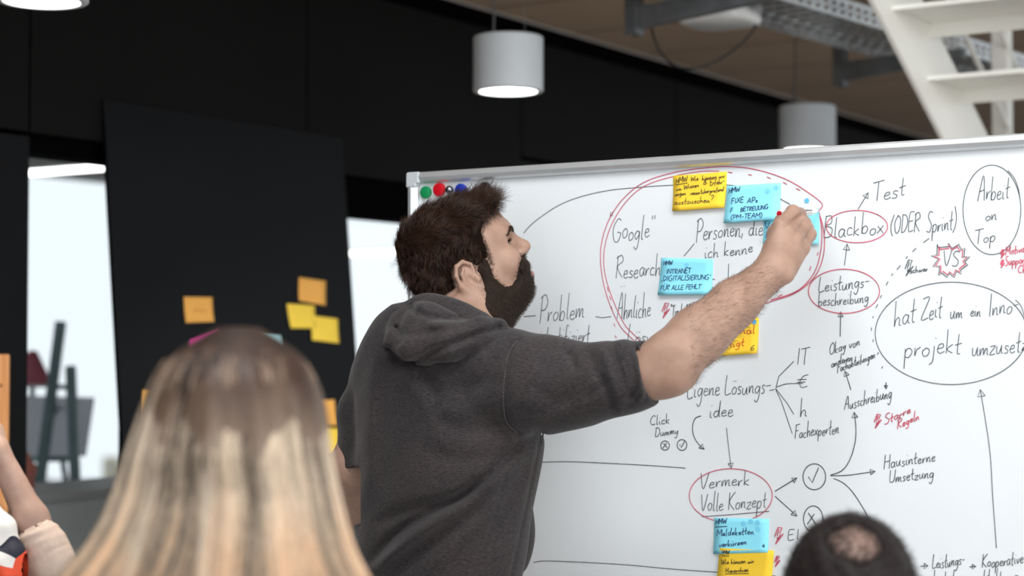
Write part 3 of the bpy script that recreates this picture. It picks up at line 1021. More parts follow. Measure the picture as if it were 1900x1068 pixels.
cor = [(1227, 478), (1323, 480), (1322, 546), (1223, 547)]
n_, f_ = make_note('blue', cor, bp0, BN, 0.0008, 'blue note with one dot, alone in the middle of the big red circle', GB)
st = text('HMW', 1231, 492, 1249, 491, 9) + text('INTRANET', 1237, 508, 1283, 506, 9) + text('_DIGITALISIERUNG"', 1228, 521, 1320, 518, 9) + text('F\u00dcR ALLE FEHLT', 1227, 538, 1303, 536, 9)
note_writing(n_, f_, cor, st, M_pen_blue, 0.0013)
dots(n_, f_, cor, [(1274.5, 492)])

cor = [(1310, 594), (1408, 589), (1407, 655), (1310, 662)]
n_, f_ = make_note('yellow', cor, bp0, BN, 0.0008, 'yellow note with red lettering half hidden by the raised forearm', GB)
note_writing(n_, f_, cor, text('Personal', 1322, 624, 1402, 617, 15) + text('ben\u00f6tigt', 1318, 647, 1383, 641, 15), M_pen_red, 0.0014)
o = note_writing(n_, f_, cor, text('6', 1394, 650, 1402, 649, 10), M_pen_brown, 0.0012, 'number')
dots(n_, f_, cor, [(1400, 597)])

cor = [(1170, 662), (1262, 660), (1260, 727), (1170, 729)]
n_, f_ = make_note('blue', cor, bp0, BN, 0.0008, 'blue note almost wholly hidden behind the elbow', GB, lift=0.003)

cor = [(1325, 960), (1427, 962), (1426, 1024), (1325, 1027)]
n_, f_ = make_note('blue', cor, bp0, BN, 0.0008, 'blue note with four dots below the red ringed words at the bottom', GB, lift=0.003)
st = text('HMW', 1328, 972, 1349, 970, 9) + [[(1327, 977), (1350, 976)]] + text('Meldeketten', 1330, 994, 1400, 990, 13) + text('verk\u00fcrzen', 1335, 1014, 1387, 1009, 12) + text('4', 1415, 1015, 1421, 1015, 7)
note_writing(n_, f_, cor, st, M_pen_blue, 0.0014)
dots(n_, f_, cor, [(1380, 971), (1394, 967), (1406, 969), (1407, 981)])

cor = [(1335, 1016), (1436, 1021), (1432, 1084), (1331, 1080)]
n_, f_ = make_note('yellow', cor, bp0, BN, 0.0032, 'yellow note at the bottom edge, overlapping the blue note with four dots', GB, lift=0.004)
st = text('HMW', 1339, 1028, 1354, 1027, 7) + [[(1340, 1030), (1354, 1031)]] + text('Wie k\u00f6nnen wir', 1338, 1046, 1400, 1044, 10) + text('Hierarchien', 1347, 1062, 1390, 1060, 10) + [[(1347, 1064), (1391, 1063)]]
note_writing(n_, f_, cor, st, M_pen_brown, 0.0013)

c = on_plane(1497, 372, bp0 + BN * 0.0008, BN)
o = MB().lathe(c, BN, [(0, 0.0044), (0.0003, 0.0044), (0.0003, 0)], 24).build('dot_sticker', M_dot)
tag(o, 'round blue dot sticker stuck alone on the board above the hand', 'sticker')

# ---------------------------------------------------------------- magnets
for x, y, r, colr, lab in ((792, 357, 11.5, srgb(22, 140, 82), 'green round magnet, leftmost at the top corner of the board'),
                           (817, 352, 12.5, srgb(202, 14, 32), 'red round magnet between the green and the steel magnet'),
                           (857, 353, 12.0, srgb(28, 52, 160), 'blue round magnet half hidden behind the brown hair'),
                           (902, 349, 11.0, srgb(34, 36, 44), 'black round magnet just above the hair tuft')):
    c = on_plane(x, y, bp0, BN)
    q = r / 930
    mm = mat('magnet_' + lab.split()[0], colr, 0.35, noise=0.02, nscale=40)
    o = MB().lathe(c, BN, [(0.0002, q), (0.006, q), (0.0078, q * .93), (0.0085, q * .8), (0.0085, 0)], 36).build('magnet', mm, None, True, angle=35)
    tag(o, lab, 'magnet', 'round magnets on the board corner')
M_chrome = mat('dark_steel_ball', (0.22, 0.23, 0.26, 1), 0.12, metal=1.0, noise=0.05, nscale=30)
c = on_plane(838, 353, bp0, BN)
q = 0.0088
o = MB().lathe(c, BN, [(0.0002, q * .45), (0.002, q * .55), (0.004, q * .8)] + [(0.008 + q * math.sin(a), q * math.cos(a)) for a in np.linspace(-.4, 1.57, 10)], 32).build('magnet', M_chrome, None, True)
tag(o, 'small shiny steel ball magnet between the red and blue magnets', 'magnet', 'round magnets on the board corner')
# ================================================================ pendants, staircase, cable tray
M_lampgrey = mat('matt_pale_grey_lacquer', srgb(206, 212, 217), 0.5, noise=0.02, nscale=12)
M_glow = mat('lamp_diffuser_glow', (1, 1, 1, 1), 0.4, emit=(1.0, 0.97, 0.90, 1), estr=9.0)
M_cable = mat('grey_cable', (0.10, 0.10, 0.11, 1), 0.5, noise=0.05, nscale=30)
M_wire = mat('thin_steel_wire', (0.35, 0.35, 0.36, 1), 0.35, metal=0.8, noise=0.05, nscale=30)
for px, Y_, zb, lab in ((72, 3.90, 2.205, 'grey cylinder pendant lamp cut off by the top left corner'),
                        (943, 5.14, 2.187, 'grey cylinder pendant lamp hanging in front of the dark wall, centre'),
                        (1500, 6.42, 2.162, 'grey cylinder pendant lamp just above the board rail')):
    x = (px - 950) / F_PX * Y_
    c = Vector((x, Y_ + 0.0, zb))
    t = thing('pendant_lamp', lab, 'lamp', c, 'cylinder pendant lamps')
    MB().lathe(c, Z, [(0.012, 0.0815), (0.0, 0.083), (0.0, 0.096), (0.003, 0.1), (0.154, 0.1), (0.158, 0.096), (0.158, 0)], 56).build('lamp_shade', M_lampgrey, t, True, angle=40)
    MB().lathe(c, Z, [(0.004, 0.0), (0.004, 0.0825), (0.012, 0.0825), (0.012, 0)], 48).build('diffuser', M_glow, t)
    ld = bpy.data.lights.new('pendant_light', 'SPOT')
    ld.energy = 55
    ld.color = (1.0, 0.93, 0.84)
    ld.spot_size = math.radians(130)
    ld.spot_blend = 1.0
    ld.shadow_soft_size = 0.06
    lo_ = bpy.data.objects.new('pendant_light', ld)
    COL.objects.link(lo_)
    lo_.location = c - Z * 0.004
    lo_.parent = t
    lo_.matrix_parent_inverse = t.matrix_basis.inverted()
    a = c + Vector((-0.042, 0.02, 0.158))
    MB().tube([a, a + Z * 0.2 + Vector((0.003, 0, 0)), Vector((a.x - 0.002, a.y, LOWC))], 0.0032, 8).build('cable', M_cable, t)
    for dx, dy in ((0.047, -0.02),):
        a = c + Vector((dx, dy, 0.158))
        MB().tube([a, Vector((a.x, a.y, LOWC))], 0.0007, 6).build('suspension_wire', M_wire, t)
        MB().lathe(a, Z, [(0, 0.005), (0.006, 0.005), (0.010, 0.002), (0.010, 0)], 12).build('wire_grip', M_wire, t)

# ---- white steel staircase behind the board
M_stair = mat('white_stair_lacquer', srgb(242, 240, 233), 0.42, noise=0.02, nscale=3)
SU0, SU1 = -1.767, -0.78
RISE, RUN = 0.1585, 0.283
w2, z2 = 5.037, 2.242
st = thing('staircase', 'white steel open staircase rising behind the board at the top right', 'staircase', R((SU0 + SU1) / 2, w2 + 4.0, 0))
slope = RISE / RUN
zl0 = 2.07 - (w2 - 5.179) * slope       # lower edge of the stringer at w2


def low(w):
    return zl0 - (w - w2) * slope


wbot = w2 + zl0 / slope
for uu in (SU0 - 0.012, SU1):
    mb = MB()
    wtop_ = w2 - 2.9
    hh = 0.285
    a = [(wbot, 0.0), (wbot + hh / slope, 0.0), (wtop_, low(wtop_) + hh), (wtop_, low(wtop_))]
    fr = [mb.bm.verts.new(R(uu, w, z)) for w, z in a]
    bk = [mb.bm.verts.new(R(uu + 0.012, w, z)) for w, z in a]
    mb.bm.faces.new(fr)
    mb.bm.faces.new(bk[::-1])
    for k in range(4):
        mb.bm.faces.new((fr[k], fr[(k + 1) % 4], bk[(k + 1) % 4], bk[k]))
    mb.build('stringer', M_stair, st)
k = -8
while True:
    w = w2 + k * RUN
    z = z2 - k * RISE
    if z < 0.1:
        break
    mb = MB()
    mb.rbox(SU0, SU1, w, w + 0.305, z - 0.005, z)
    mb.rbox(SU0, SU1, w + 0.300, w + 0.305, z - 0.045, z - 0.005)
    mb.rbox(SU0, SU1, w, w + 0.004, z - 0.012, z - 0.005)
    mb.build('tread', M_stair, st)
    k += 1
for (x0, y0, x1, y1) in ((1788, 60, 1824, 132), (1866, 80, 1892, 132)):
    a = on_plane(x0, y0, R(SU0 - 0.05, 0, 0), U)
    p = a + W * -1.0 + Z * slope * 1.0
    q = a + W * 4.0 - Z * slope * 4.0
    MB().bar(p, q, 0.012, 0.012, U).build('railing_rod', M_stair, st)
pc = J(1859, 150, 6.05)
o = MB().hexa([R(0, 0, 0) + Vector((pc.x, pc.y, 0)) + d for d in (U * -.028 - W * .028, U * .028 - W * .028, U * .028 + W * .028, U * -.028 + W * .028)]
              + [Vector((pc.x, pc.y, LOWC)) + d for d in (U * -.028 - W * .028, U * .028 - W * .028, U * .028 + W * .028, U * -.028 + W * .028)]).build('steel_post', M_stair, None, bevel=0.004)
tag(o, 'slim white steel post standing behind the staircase treads', 'post')

# ---- galvanised cable tray
M_galv = mat('galvanised_steel', (0.58, 0.60, 0.62, 1), 0.34, metal=0.75, color2=(0.76, 0.78, 0.78, 1), nscale=18)
M_galvd = mat('dark_galvanised', (0.13, 0.14, 0.145, 1), 0.5, metal=0.5, color2=(0.20, 0.21, 0.22, 1), nscale=14)  # darker galvanised tone for posts, arms and stem
TD = Vector((0.628, 0.778, 0)).normalized()
TN = Vector((TD.y, -TD.x, 0))                 # towards us
TPN = Vector((0.8458, 5.226, 2.45))
TW = 0.272
tr = thing('cable_tray', 'perforated galvanised cable tray under the ceiling, running behind the staircase', 'cable tray', TPN)
s0, s1, pit = -1.3, 4.4, 0.050
mb = MB()
nrm, up = TN, Z


def tbox(mb, sa, sb, na, nb, za, zb):
    P = lambda s, n, z: Vector((TPN.x, TPN.y, 0)) + TD * s + TN * n + Z * z
    mb.hexa([P(sa, na, za), P(sb, na, za), P(sb, nb, za), P(sa, nb, za), P(sa, na, zb), P(sb, na, zb), P(sb, nb, zb), P(sa, nb, zb)])


zb = 2.45
for (n0, n1, nm) in ((-0.002, 0.0, 'side_wall'), (-TW, -TW + 0.002, 'side_wall')):
    mb = MB()
    for za, zc in ((0.0, 0.011), (0.022, 0.033), (0.045, 0.060)):
        tbox(mb, s0, s1, n0, n1, zb + za, zb + zc)
    s = s0
    while s < s1:
        tbox(mb, s, s + pit * 0.5, n0, n1, zb + 0.011, zb + 0.045)
        s += pit
    mb.build(nm, M_galv, tr)
mb = MB()
s = s0
pit = 0.072
while s < s1:
    tbox(mb, s, s + pit * 0.68, -TW + 0.002, -0.002, zb, zb + 0.0015)
    s += pit
for n in (-TW + 0.002, -0.018):
    tbox(mb, s0, s1, n, n + 0.016, zb + 0.0016, zb + 0.003)
mb.build('perforated_base', M_galv, tr)
for px, py, Y_ in ((1185, 65, 5.22), (1567, 160, 6.23)):
    p = J(px, py, Y_)
    mb = MB()
    c0 = Vector((p.x, p.y, (p.z + LOWC) / 2))
    hh = (LOWC - p.z) / 2
    mb.obox(c0 + TN * 0.002, TD * 0.021, TN * 0.002, Z * hh)
    for sd in (-1, 1):
        mb.obox(c0 - TN * 0.016 + TD * sd * 0.021, TD * 0.002, TN * 0.018, Z * hh)
    for k in range(7):
        mb.obox(Vector((p.x, p.y, p.z + 0.03 + k * 0.05)) + TN * 0.0045, TD * 0.006, TN * 0.0006, Z * 0.013)
    hp = mb.build('hanger_post', M_galvd, tr)
    mb = MB()
    a = Vector((p.x, p.y, zb - 0.036)) + TN * 0.003
    b = a + TN * 0.44
    mb.hexa([a - TD * .016 - Z * .032, b - TD * .016 + Z * 0.0, b + TD * .016 + Z * 0.0, a + TD * .016 - Z * .032,
             a - TD * .016 + Z * .034, b - TD * .016 + Z * .034, b + TD * .016 + Z * .034, a + TD * .016 + Z * .034])
    mb.build('cantilever_arm', M_galvd, tr)
# cables lying in the tray
M_black_cable = mat('black_cable_jacket', (0.012, 0.012, 0.013, 1), 0.5, noise=0.1, nscale=30)
for k in range(4):
    n = -0.05 - k * 0.05
    pts = [Vector((TPN.x, TPN.y, zb + 0.012)) + TD * (s0 + i * 0.3) + TN * (n + 0.01 * math.sin(i * 1.3 + k)) for i in range(20)]
    o = MB().tube(pts, 0.0055, 8).build('cable', M_black_cable, None, True)
    tag(o, 'dark cable lying along the perforated cable tray', 'cable', 'cables inside the tray')

# ---- access point under the tray
M_ap = mat('white_plastic', srgb(244, 246, 246), 0.25, noise=0.02, nscale=20, coat=0.3)
ac = J(1335, 46, 5.30)
apz = ac.z
ap = thing('wireless_access_point', 'flat white wireless access point hanging below the cable tray', 'access point', ac)
mb = MB()
n = 40
prof = [(0.0, 0.86), (0.004, 0.95), (0.012, 1.0), (0.028, 1.0), (0.036, 0.97), (0.041, 0.86), (0.043, 0.5)]
rings = []
for h, k in prof:
    rg = []
    for i in range(n):
        a = 2 * math.pi * i / n
        ca, sa = math.cos(a), math.sin(a)
        q = 0.108 * k / (abs(ca) ** 4 + abs(sa) ** 4) ** 0.25
        rg.append(mb.bm.verts.new(ac + U * ca * q + W * sa * q + Z * h))
    rings.append(rg)
for i in range(len(rings) - 1):
    for j in range(n):
        mb.bm.faces.new((rings[i][j], rings[i][(j + 1) % n], rings[i + 1][(j + 1) % n], rings[i + 1][j]))
mb.bm.faces.new(rings[0][::-1])
mb.bm.faces.new(rings[-1])
mb.build('housing', M_ap, ap, True, angle=50)
MB().obox(ac + Z * 0.046, U * 0.045, W * 0.045, Z * 0.003).build('mounting_bracket', M_black, ap)
MB().obox(Vector((ac.x, ac.y, (ac.z + 0.049 + zb) / 2)), U * 0.012, W * 0.012, Z * ((zb - ac.z - 0.053) / 2)).build('stem', M_galvd, ap)
lp_ = [(1207, 40), (1213, 68), (1226, 98), (1252, 121), (1288, 127), (1325, 115), (1364, 91), (1394, 61), (1403, 42), (1394, 34), (1372, 36)]
pts = [J(x, y, 5.30) for x, y in smooth_pts(lp_, 6)]
MB().tube(pts, 0.0036, 8).build('cable', M_black_cable, ap, True)
# ================================================================ sculpting with distance fields
class Field:
    def __init__(self, xs, ys, zs):
        self.x, self.y, self.z = [np.asarray(a, np.float32) for a in (xs, ys, zs)]
        self.D = np.full((len(xs), len(ys), len(zs)), 1.0, np.float32)

    def box(self, lo, hi):
        s = []
        for ax, a, b in zip((self.x, self.y, self.z), lo, hi):
            i, j = np.searchsorted(ax, a), np.searchsorted(ax, b)
            s.append(slice(max(0, i - 1), min(len(ax), j + 1)))
        return tuple(s)

    def grid(self, s):
        return self.x[s[0]][:, None, None], self.y[s[1]][None, :, None], self.z[s[2]][None, None, :]

    def put(self, s, d, k, op):
        if d.size == 0:
            return
        A = self.D[s]
        if op == 'add':
            if k <= 0:
                np.minimum(A, d, out=A)
            else:
                h = np.clip(0.5 + 0.5 * (A - d) / k, 0, 1)
                A[...] = A * (1 - h) + d * h - k * h * (1 - h)
        elif op == 'sub':
            d = -d
            if k <= 0:
                np.maximum(A, d, out=A)
            else:
                h = np.clip(0.5 - 0.5 * (A - d) / k, 0, 1)
                A[...] = A * (1 - h) + d * h + k * h * (1 - h)

    def capsule(self, a, b, ra, rb=None, k=0.01, op='add'):
        rb = ra if rb is None else rb
        a, b = np.array(a, np.float32), np.array(b, np.float32)
        r = max(ra, rb) + 1.5 * k + 0.012
        s = self.box(np.minimum(a, b) - r, np.maximum(a, b) + r)
        X, Y, Zz = self.grid(s)
        d = b - a
        L2 = max(float(d @ d), 1e-12)
        t = np.clip(((X - a[0]) * d[0] + (Y - a[1]) * d[1] + (Zz - a[2]) * d[2]) / L2, 0, 1)
        q = np.sqrt((X - a[0] - t * d[0]) ** 2 + (Y - a[1] - t * d[1]) ** 2 + (Zz - a[2] - t * d[2]) ** 2) - (ra + (rb - ra) * t)
        self.put(s, q, k, op)

    def chain(self, pts, rs, k=0.01, op='add'):
        for i in range(len(pts) - 1):
            self.capsule(pts[i], pts[i + 1], rs[i], rs[i + 1], k, op)

    def ellipsoid(self, c, rad, axes=None, k=0.01, op='add'):
        c = np.array(c, np.float32)
        A = np.eye(3) if axes is None else np.array([list(v) for v in axes])
        r = max(rad) + 1.5 * k + 0.012
        s = self.box(c - r, c + r)
        X, Y, Zz = self.grid(s)
        X, Y, Zz = X - c[0], Y - c[1], Zz - c[2]
        k0 = np.zeros(np.broadcast_shapes(X.shape, Y.shape, Zz.shape), np.float32)
        k1 = np.zeros_like(k0)
        for i in range(3):
            q = X * A[i][0] + Y * A[i][1] + Zz * A[i][2]
            k0 += (q / rad[i]) ** 2
            k1 += (q / rad[i] ** 2) ** 2
        k0 = np.sqrt(k0)
        d = k0 * (k0 - 1.0) / np.maximum(np.sqrt(k1), 1e-6)
        self.put(s, d.astype(np.float32), k, op)

    def loft(self, st, lat, dep, k=0.02, op='add', pw=2.0, pad=0.06):
        """stations (z, cx, cy, a, b): elliptical sections with half widths a along lat, b along dep"""
        st = sorted(st)
        zs = np.array([q[0] for q in st])
        m_ = max(q[3] for q in st) + pad
        lo = np.array([min(q[1] for q in st) - m_, min(q[2] for q in st) - m_, zs[0] - pad])
        hi = np.array([max(q[1] for q in st) + m_, max(q[2] for q in st) + m_, zs[-1] + pad])
        s = self.box(lo, hi)
        X, Y, Zz = self.grid(s)
        zc = self.z[s[2]]

        def ip(i):
            v = np.interp(zc, zs, [q[i] for q in st])
            ker = max(1, int(0.018 / max(1e-4, (zc[-1] - zc[0]) / max(1, len(zc) - 1))))
            if ker > 1:
                v = np.convolve(np.pad(v, ker, mode='edge'), np.ones(2 * ker + 1) / (2 * ker + 1), 'valid')
            return v[None, None, :].astype(np.float32)
        cx, cy, a, b = ip(1), ip(2), ip(3), ip(4)
        p = (X - cx) * lat[0] + (Y - cy) * lat[1]
        q = (X - cx) * dep[0] + (Y - cy) * dep[1]
        rr = (np.abs(p / a) ** pw + np.abs(q / b) ** pw) ** (1 / pw)
        g = np.sqrt((p / a ** 2) ** 2 + (q / b ** 2) ** 2) / np.maximum(rr, 1e-4)
        d = (rr - 1) / np.maximum(g, 1e-3)
        dz = np.maximum(zs[0] - zc, zc - zs[-1])[None, None, :]
        d = np.maximum(d, dz)
        self.put(s, d.astype(np.float32), k, op)

    def halfspace(self, p, n, lo, hi, k=0.0, op='sub'):
        """removes what lies on the side n points to, inside the box lo..hi"""
        s = self.box(lo, hi)
        X, Y, Zz = self.grid(s)
        d = -((X - p[0]) * n[0] + (Y - p[1]) * n[1] + (Zz - p[2]) * n[2])
        self.put(s, np.broadcast_to(d, self.D[s].shape).astype(np.float32), k, op)

    def mesh(self, smooth=1):
        D = self.D
        inside = D < 0
        c = np.zeros(tuple(n - 1 for n in D.shape), np.int8)
        for i in (0, 1):
            for j in (0, 1):
                for k in (0, 1):
                    c += inside[i:D.shape[0] - 1 + i, j:D.shape[1] - 1 + j, k:D.shape[2] - 1 + k]
        act = np.argwhere((c > 0) & (c < 8))
        idx = np.full(c.shape, -1, np.int32)
        idx[act[:, 0], act[:, 1], act[:, 2]] = np.arange(len(act))
        acc = np.zeros((len(act), 3))
        cnt = np.zeros(len(act))
        ax = (self.x, self.y, self.z)
        corners = [(i, j, k) for i in (0, 1) for j in (0, 1) for k in (0, 1)]
        for p in corners:
            for a in range(3):
                if p[a] == 0:
                    q = list(p)
                    q[a] = 1
                    i0, i1 = act + np.array(p), act + np.array(q)
                    d0, d1 = D[i0[:, 0], i0[:, 1], i0[:, 2]], D[i1[:, 0], i1[:, 1], i1[:, 2]]
                    m_ = (d0 < 0) != (d1 < 0)
                    t = np.where(m_, d0 / np.where(m_, d0 - d1, 1), 0)
                    for e in range(3):
                        v = ax[e][i0[:, e]] * (1 - t) + ax[e][i1[:, e]] * t
                        acc[:, e] += np.where(m_, v, 0)
                    cnt += m_
        V = acc / cnt[:, None]
        faces = []
        for a in range(3):
            b, e = (a + 1) % 3, (a + 2) % 3
            sl0, sl1 = [slice(None)] * 3, [slice(None)] * 3
            sl0[a], sl1[a] = slice(0, -1), slice(1, None)
            f = inside[tuple(sl0)] != inside[tuple(sl1)]
            s0 = inside[tuple(sl0)]
            P = np.argwhere(f)
            P = P[(P[:, b] > 0) & (P[:, e] > 0) & (P[:, b] < D.shape[b] - 1) & (P[:, e] < D.shape[e] - 1)]
            flip = s0[P[:, 0], P[:, 1], P[:, 2]]
            q = []
            for db, de in ((-1, -1), (0, -1), (0, 0), (-1, 0)):
                w = P.copy()
                w[:, b] += db
                w[:, e] += de
                q.append(idx[w[:, 0], w[:, 1], w[:, 2]])
            q = np.stack(q, 1)
            q[~flip] = q[~flip][:, ::-1]
            faces.append(q)
        Fq = np.concatenate(faces)
        Fq = Fq[(Fq >= 0).all(1)]
        for _ in range(smooth):
            s = np.zeros_like(V)
            n = np.zeros(len(V))
            for i in range(4):
                a, b = Fq[:, i], Fq[:, (i + 1) % 4]
                np.add.at(s, a, V[b])
                np.add.at(s, b, V[a])
                np.add.at(n, a, 1)
                np.add.at(n, b, 1)
            V = V * 0.5 + 0.5 * s / np.maximum(n, 1)[:, None]
        return V, Fq

    def build(self, name, m, parent=None, smooth=1):
        V, Fq = self.mesh(smooth)
        lab = np.arange(len(V))                     # keep the one connected surface, drop stray crumbs
        while True:
            old = lab.copy()
            mn = lab[Fq].min(1)
            for i in range(4):
                np.minimum.at(lab, Fq[:, i], mn)
            lab = lab[lab]
            if (lab == old).all():
                break
        big = np.bincount(lab).argmax()
        keep = lab == big
        re_ = np.cumsum(keep) - 1
        Fq = re_[Fq[keep[Fq[:, 0]]]]
        V = V[keep]
        me = bpy.data.meshes.new(name)
        me.vertices.add(len(V))
        me.vertices.foreach_set('co', V.astype(np.float32).ravel())
        me.loops.add(len(Fq) * 4)
        me.loops.foreach_set('vertex_index', Fq.astype(np.int32).ravel())
        me.polygons.add(len(Fq))
        me.polygons.foreach_set('loop_start', np.arange(0, len(Fq) * 4, 4, dtype=np.int32))
        me.update(calc_edges=True)
        me.validate()
        o = link(name, me, parent, m, True)
        return o, V, Fq


def steps(*seg):
    """axis with a spacing of its own in every stretch: (start, step), ..., end"""
    out = []
    for i in range(len(seg) - 1):
        a, st = seg[i]
        b = seg[i + 1][0] if isinstance(seg[i + 1], tuple) else seg[i + 1]
        n = max(1, round((b - a) / st))
        out += list(np.linspace(a, b, n, endpoint=False))
    out.append(seg[-1])
    return np.array(out)


def pxdist(PX, PY, line):
    """distance in frame pixels from every point to a polyline"""
    d = np.full(PX.shape, 1e6, np.float32)
    for (x0, y0), (x1, y1) in zip(line[:-1], line[1:]):
        dx, dy = x1 - x0, y1 - y0
        t = np.clip(((PX - x0) * dx + (PY - y0) * dy) / max(1e-6, dx * dx + dy * dy), 0, 1)
        d = np.minimum(d, np.hypot(PX - x0 - t * dx, PY - y0 - t * dy))
    return d


def faces_sample(V, Fq, n, mask=None, rg=rng):
    """random points of a quad surface with their normals"""
    a, b, c, d = V[Fq[:, 0]], V[Fq[:, 1]], V[Fq[:, 2]], V[Fq[:, 3]]
    nr = np.cross(c - a, d - b)
    ar = np.linalg.norm(nr, axis=1)
    nr = nr / np.maximum(ar, 1e-12)[:, None]
    w = ar.copy()
    if mask is not None:
        w = w * mask((a + b + c + d) / 4)
    p = w / w.sum()
    i = rg.choice(len(Fq), n, p=p)
    s, t = rg.random(n)[:, None], rg.random(n)[:, None]
    P = (a[i] * (1 - s) + b[i] * s) * (1 - t) + (d[i] * (1 - s) + c[i] * s) * t
    return P, nr[i]


def strands(name, P, m, parent, r0, r1):
    """P: (n, k, 3) points of n hairs"""
    n, k, _ = P.shape
    hc = bpy.data.hair_curves.new(name)
    hc.add_curves([k] * n)
    hc.attributes['position'].data.foreach_set('vector', P.astype(np.float32).ravel())
    ra = hc.attributes.get('radius') or hc.attributes.new('radius', 'FLOAT', 'POINT')
    rr = np.tile(np.linspace(r0, r1, k), n).astype(np.float32)
    ra.data.foreach_set('value', rr)
    hc.materials.append(m)
    o = bpy.data.objects.new(name, hc)
    COL.objects.link(o)
    o.parent = parent
    if parent is not None:
        o.matrix_parent_inverse = parent.matrix_basis.inverted()
    o['kind'] = 'stuff'
    return o


def grow(P, N, flow, length, k=6, lift=0.5, curl=0.15, rg=rng, droop=0.0):
    """hairs from roots P with normals N, bending into the direction flow(P)"""
    n = len(P)
    out = np.zeros((n, k, 3))
    out[:, 0] = P - N * 0.001
    f = flow(P)
    dn = (f * N).sum(1)
    f = f - N * np.minimum(dn, 0)[:, None]          # never into the surface
    f = f / np.maximum(np.linalg.norm(f, axis=1), 1e-9)[:, None]
    jit = rg.normal(0, curl, (n, 3))
    L = length * rg.uniform(0.6, 1.15, n)[:, None] if np.isscalar(length) else np.asarray(length)[:, None]
    for i in range(1, k):
        t = i / (k - 1)
        d = N * lift * (1 - t) + f * (0.4 + 0.6 * t) + jit * t + np.array([0, 0, -droop * t])
        d = d / np.linalg.norm(d, axis=1)[:, None]
        out[:, i] = out[:, i - 1] + d * L / (k - 1)
    return out


def hair_mat(name, stops, rough=0.45, zlo=None, zhi=None, zstops=None, streak=0.0):
    """strand colours: chosen per hair, optionally running from tip to root with the height in the room"""
    m = bpy.data.materials.new(name)
    m.use_nodes = True
    nt = m.node_tree
    b = nt.nodes['Principled BSDF']
    b.inputs['Roughness'].default_value = rough
    b.inputs['Specular IOR Level'].default_value = 0.35
    hi = nt.nodes.new('ShaderNodeHairInfo')
    r = nt.nodes.new('ShaderNodeValToRGB')
    el = r.color_ramp.elements
    while len(el) < len(stops):
        el.new(0.5)
    for e, (p, c) in zip(el, stops):
        e.position, e.color = p, c
    nt.links.new(hi.outputs['Random'], r.inputs[0])
    if zstops:
        tc = nt.nodes.new('ShaderNodeTexCoord')
        sp = nt.nodes.new('ShaderNodeSeparateXYZ')
        nt.links.new(tc.outputs['Object'], sp.inputs[0])
        nz = nt.nodes.new('ShaderNodeTexNoise')
        nz.inputs['Scale'].default_value = 1.0
        mp = nt.nodes.new('ShaderNodeMapping')
        mp.inputs['Scale'].default_value = (48, 48, 1.1)
        nt.links.new(tc.outputs['Object'], mp.inputs[0])
        nt.links.new(mp.outputs[0], nz.inputs['Vector'])
        ma = nt.nodes.new('ShaderNodeMapRange')
        ma.inputs['From Min'].default_value, ma.inputs['From Max'].default_value = zlo, zhi
        nt.links.new(sp.outputs['Z'], ma.inputs['Value'])
        ad = nt.nodes.new('ShaderNodeMath')
        ad.operation = 'MULTIPLY_ADD'
        ad.inputs[1].default_value = streak
        nt.links.new(nz.outputs['Fac'], ad.inputs[0])
        nt.links.new(ma.outputs[0], ad.inputs[2])
        sb_ = nt.nodes.new('ShaderNodeMath')
        sb_.operation = 'SUBTRACT'
        sb_.inputs[1].default_value = streak * 0.5
        nt.links.new(ad.outputs[0], sb_.inputs[0])
        zr = nt.nodes.new('ShaderNodeValToRGB')
        el = zr.color_ramp.elements
        while len(el) < len(zstops):
            el.new(0.5)
        for e, (p, c) in zip(el, zstops):
            e.position, e.color = p, c
        nt.links.new(sb_.outputs[0], zr.inputs[0])
        mx = nt.nodes.new('ShaderNodeMix')
        mx.data_type = 'RGBA'
        mx.blend_type = 'MULTIPLY'
        mx.inputs[0].default_value = 1.0
        nt.links.new(zr.outputs[0], mx.inputs[6])
        nt.links.new(r.outputs[0], mx.inputs[7])
        nt.links.new(mx.outputs[2], b.inputs['Base Color'])
    else:
        nt.links.new(r.outputs[0], b.inputs['Base Color'])
    return m
# ================================================================ the man writing at the board
HO = J(865, 519, 3.215)                         # middle of the head, between the ears
PSI, THE = math.radians(9), math.radians(32)    # he looks along the board and up at his hand
_h = Vector((math.cos(PSI), math.sin(PSI), 0))
HF = _h * math.cos(THE) + Z * math.sin(THE)     # forward of the face
HU = -_h * math.sin(THE) + Z * math.cos(THE)    # top of the head
HL = Vector((math.sin(PSI), -math.cos(PSI), 0)) # towards us (his right side)


def H(f, u, l):
    return HO + HF * (f * .001) + HU * (u * .001) + HL * (l * .001)


HAX = (HF, HU, HL)
FD = Vector((0.71, 0.704, 0)).normalized()      # chest direction
RD = Vector((FD.y, -FD.x, 0))                   # his right


def skin_mat(name, base, second, sss=0.12):
    m = mat(name, base, 0.48, spec=0.4, color2=second, nscale=28, bump=0.25, bscale=500, sss=sss)
    return m


M_skin = skin_mat('skin_man', (0.305, 0.182, 0.132, 1), (0.40, 0.25, 0.187, 1))

man = thing('person', 'bearded man in charcoal hoodie with rolled sleeves, right arm raised to the whiteboard', 'person', (J(811, 1068, 3.1).x, 3.12, 0))

# joints
S_r, E_r, W_r = J(955, 702, 2.985), J(1236, 672, 2.875), J(1438, 498, 2.955)
S_l, E_l, W_l = J(720, 704, 3.20), J(658, 866, 3.19), J(692, 1030, 3.25)
hipz = 0.93
pel = Vector((J(811, 1068, 3.1).x, 3.12, hipz))

fx = steps((-0.42, .010), (-0.24, .0019), (0.06, .006), (0.26, .0045), (0.385, .0015), 0.56)
fy = steps((2.78, .006), (2.90, .0019), (3.235, .004), (3.32, .009), 3.50)
fz = steps((-0.02, .016), (1.02, .009), (1.35, .006), (1.42, .0030), (1.46, .0018), 1.70)
B = Field(fx, fy, fz)
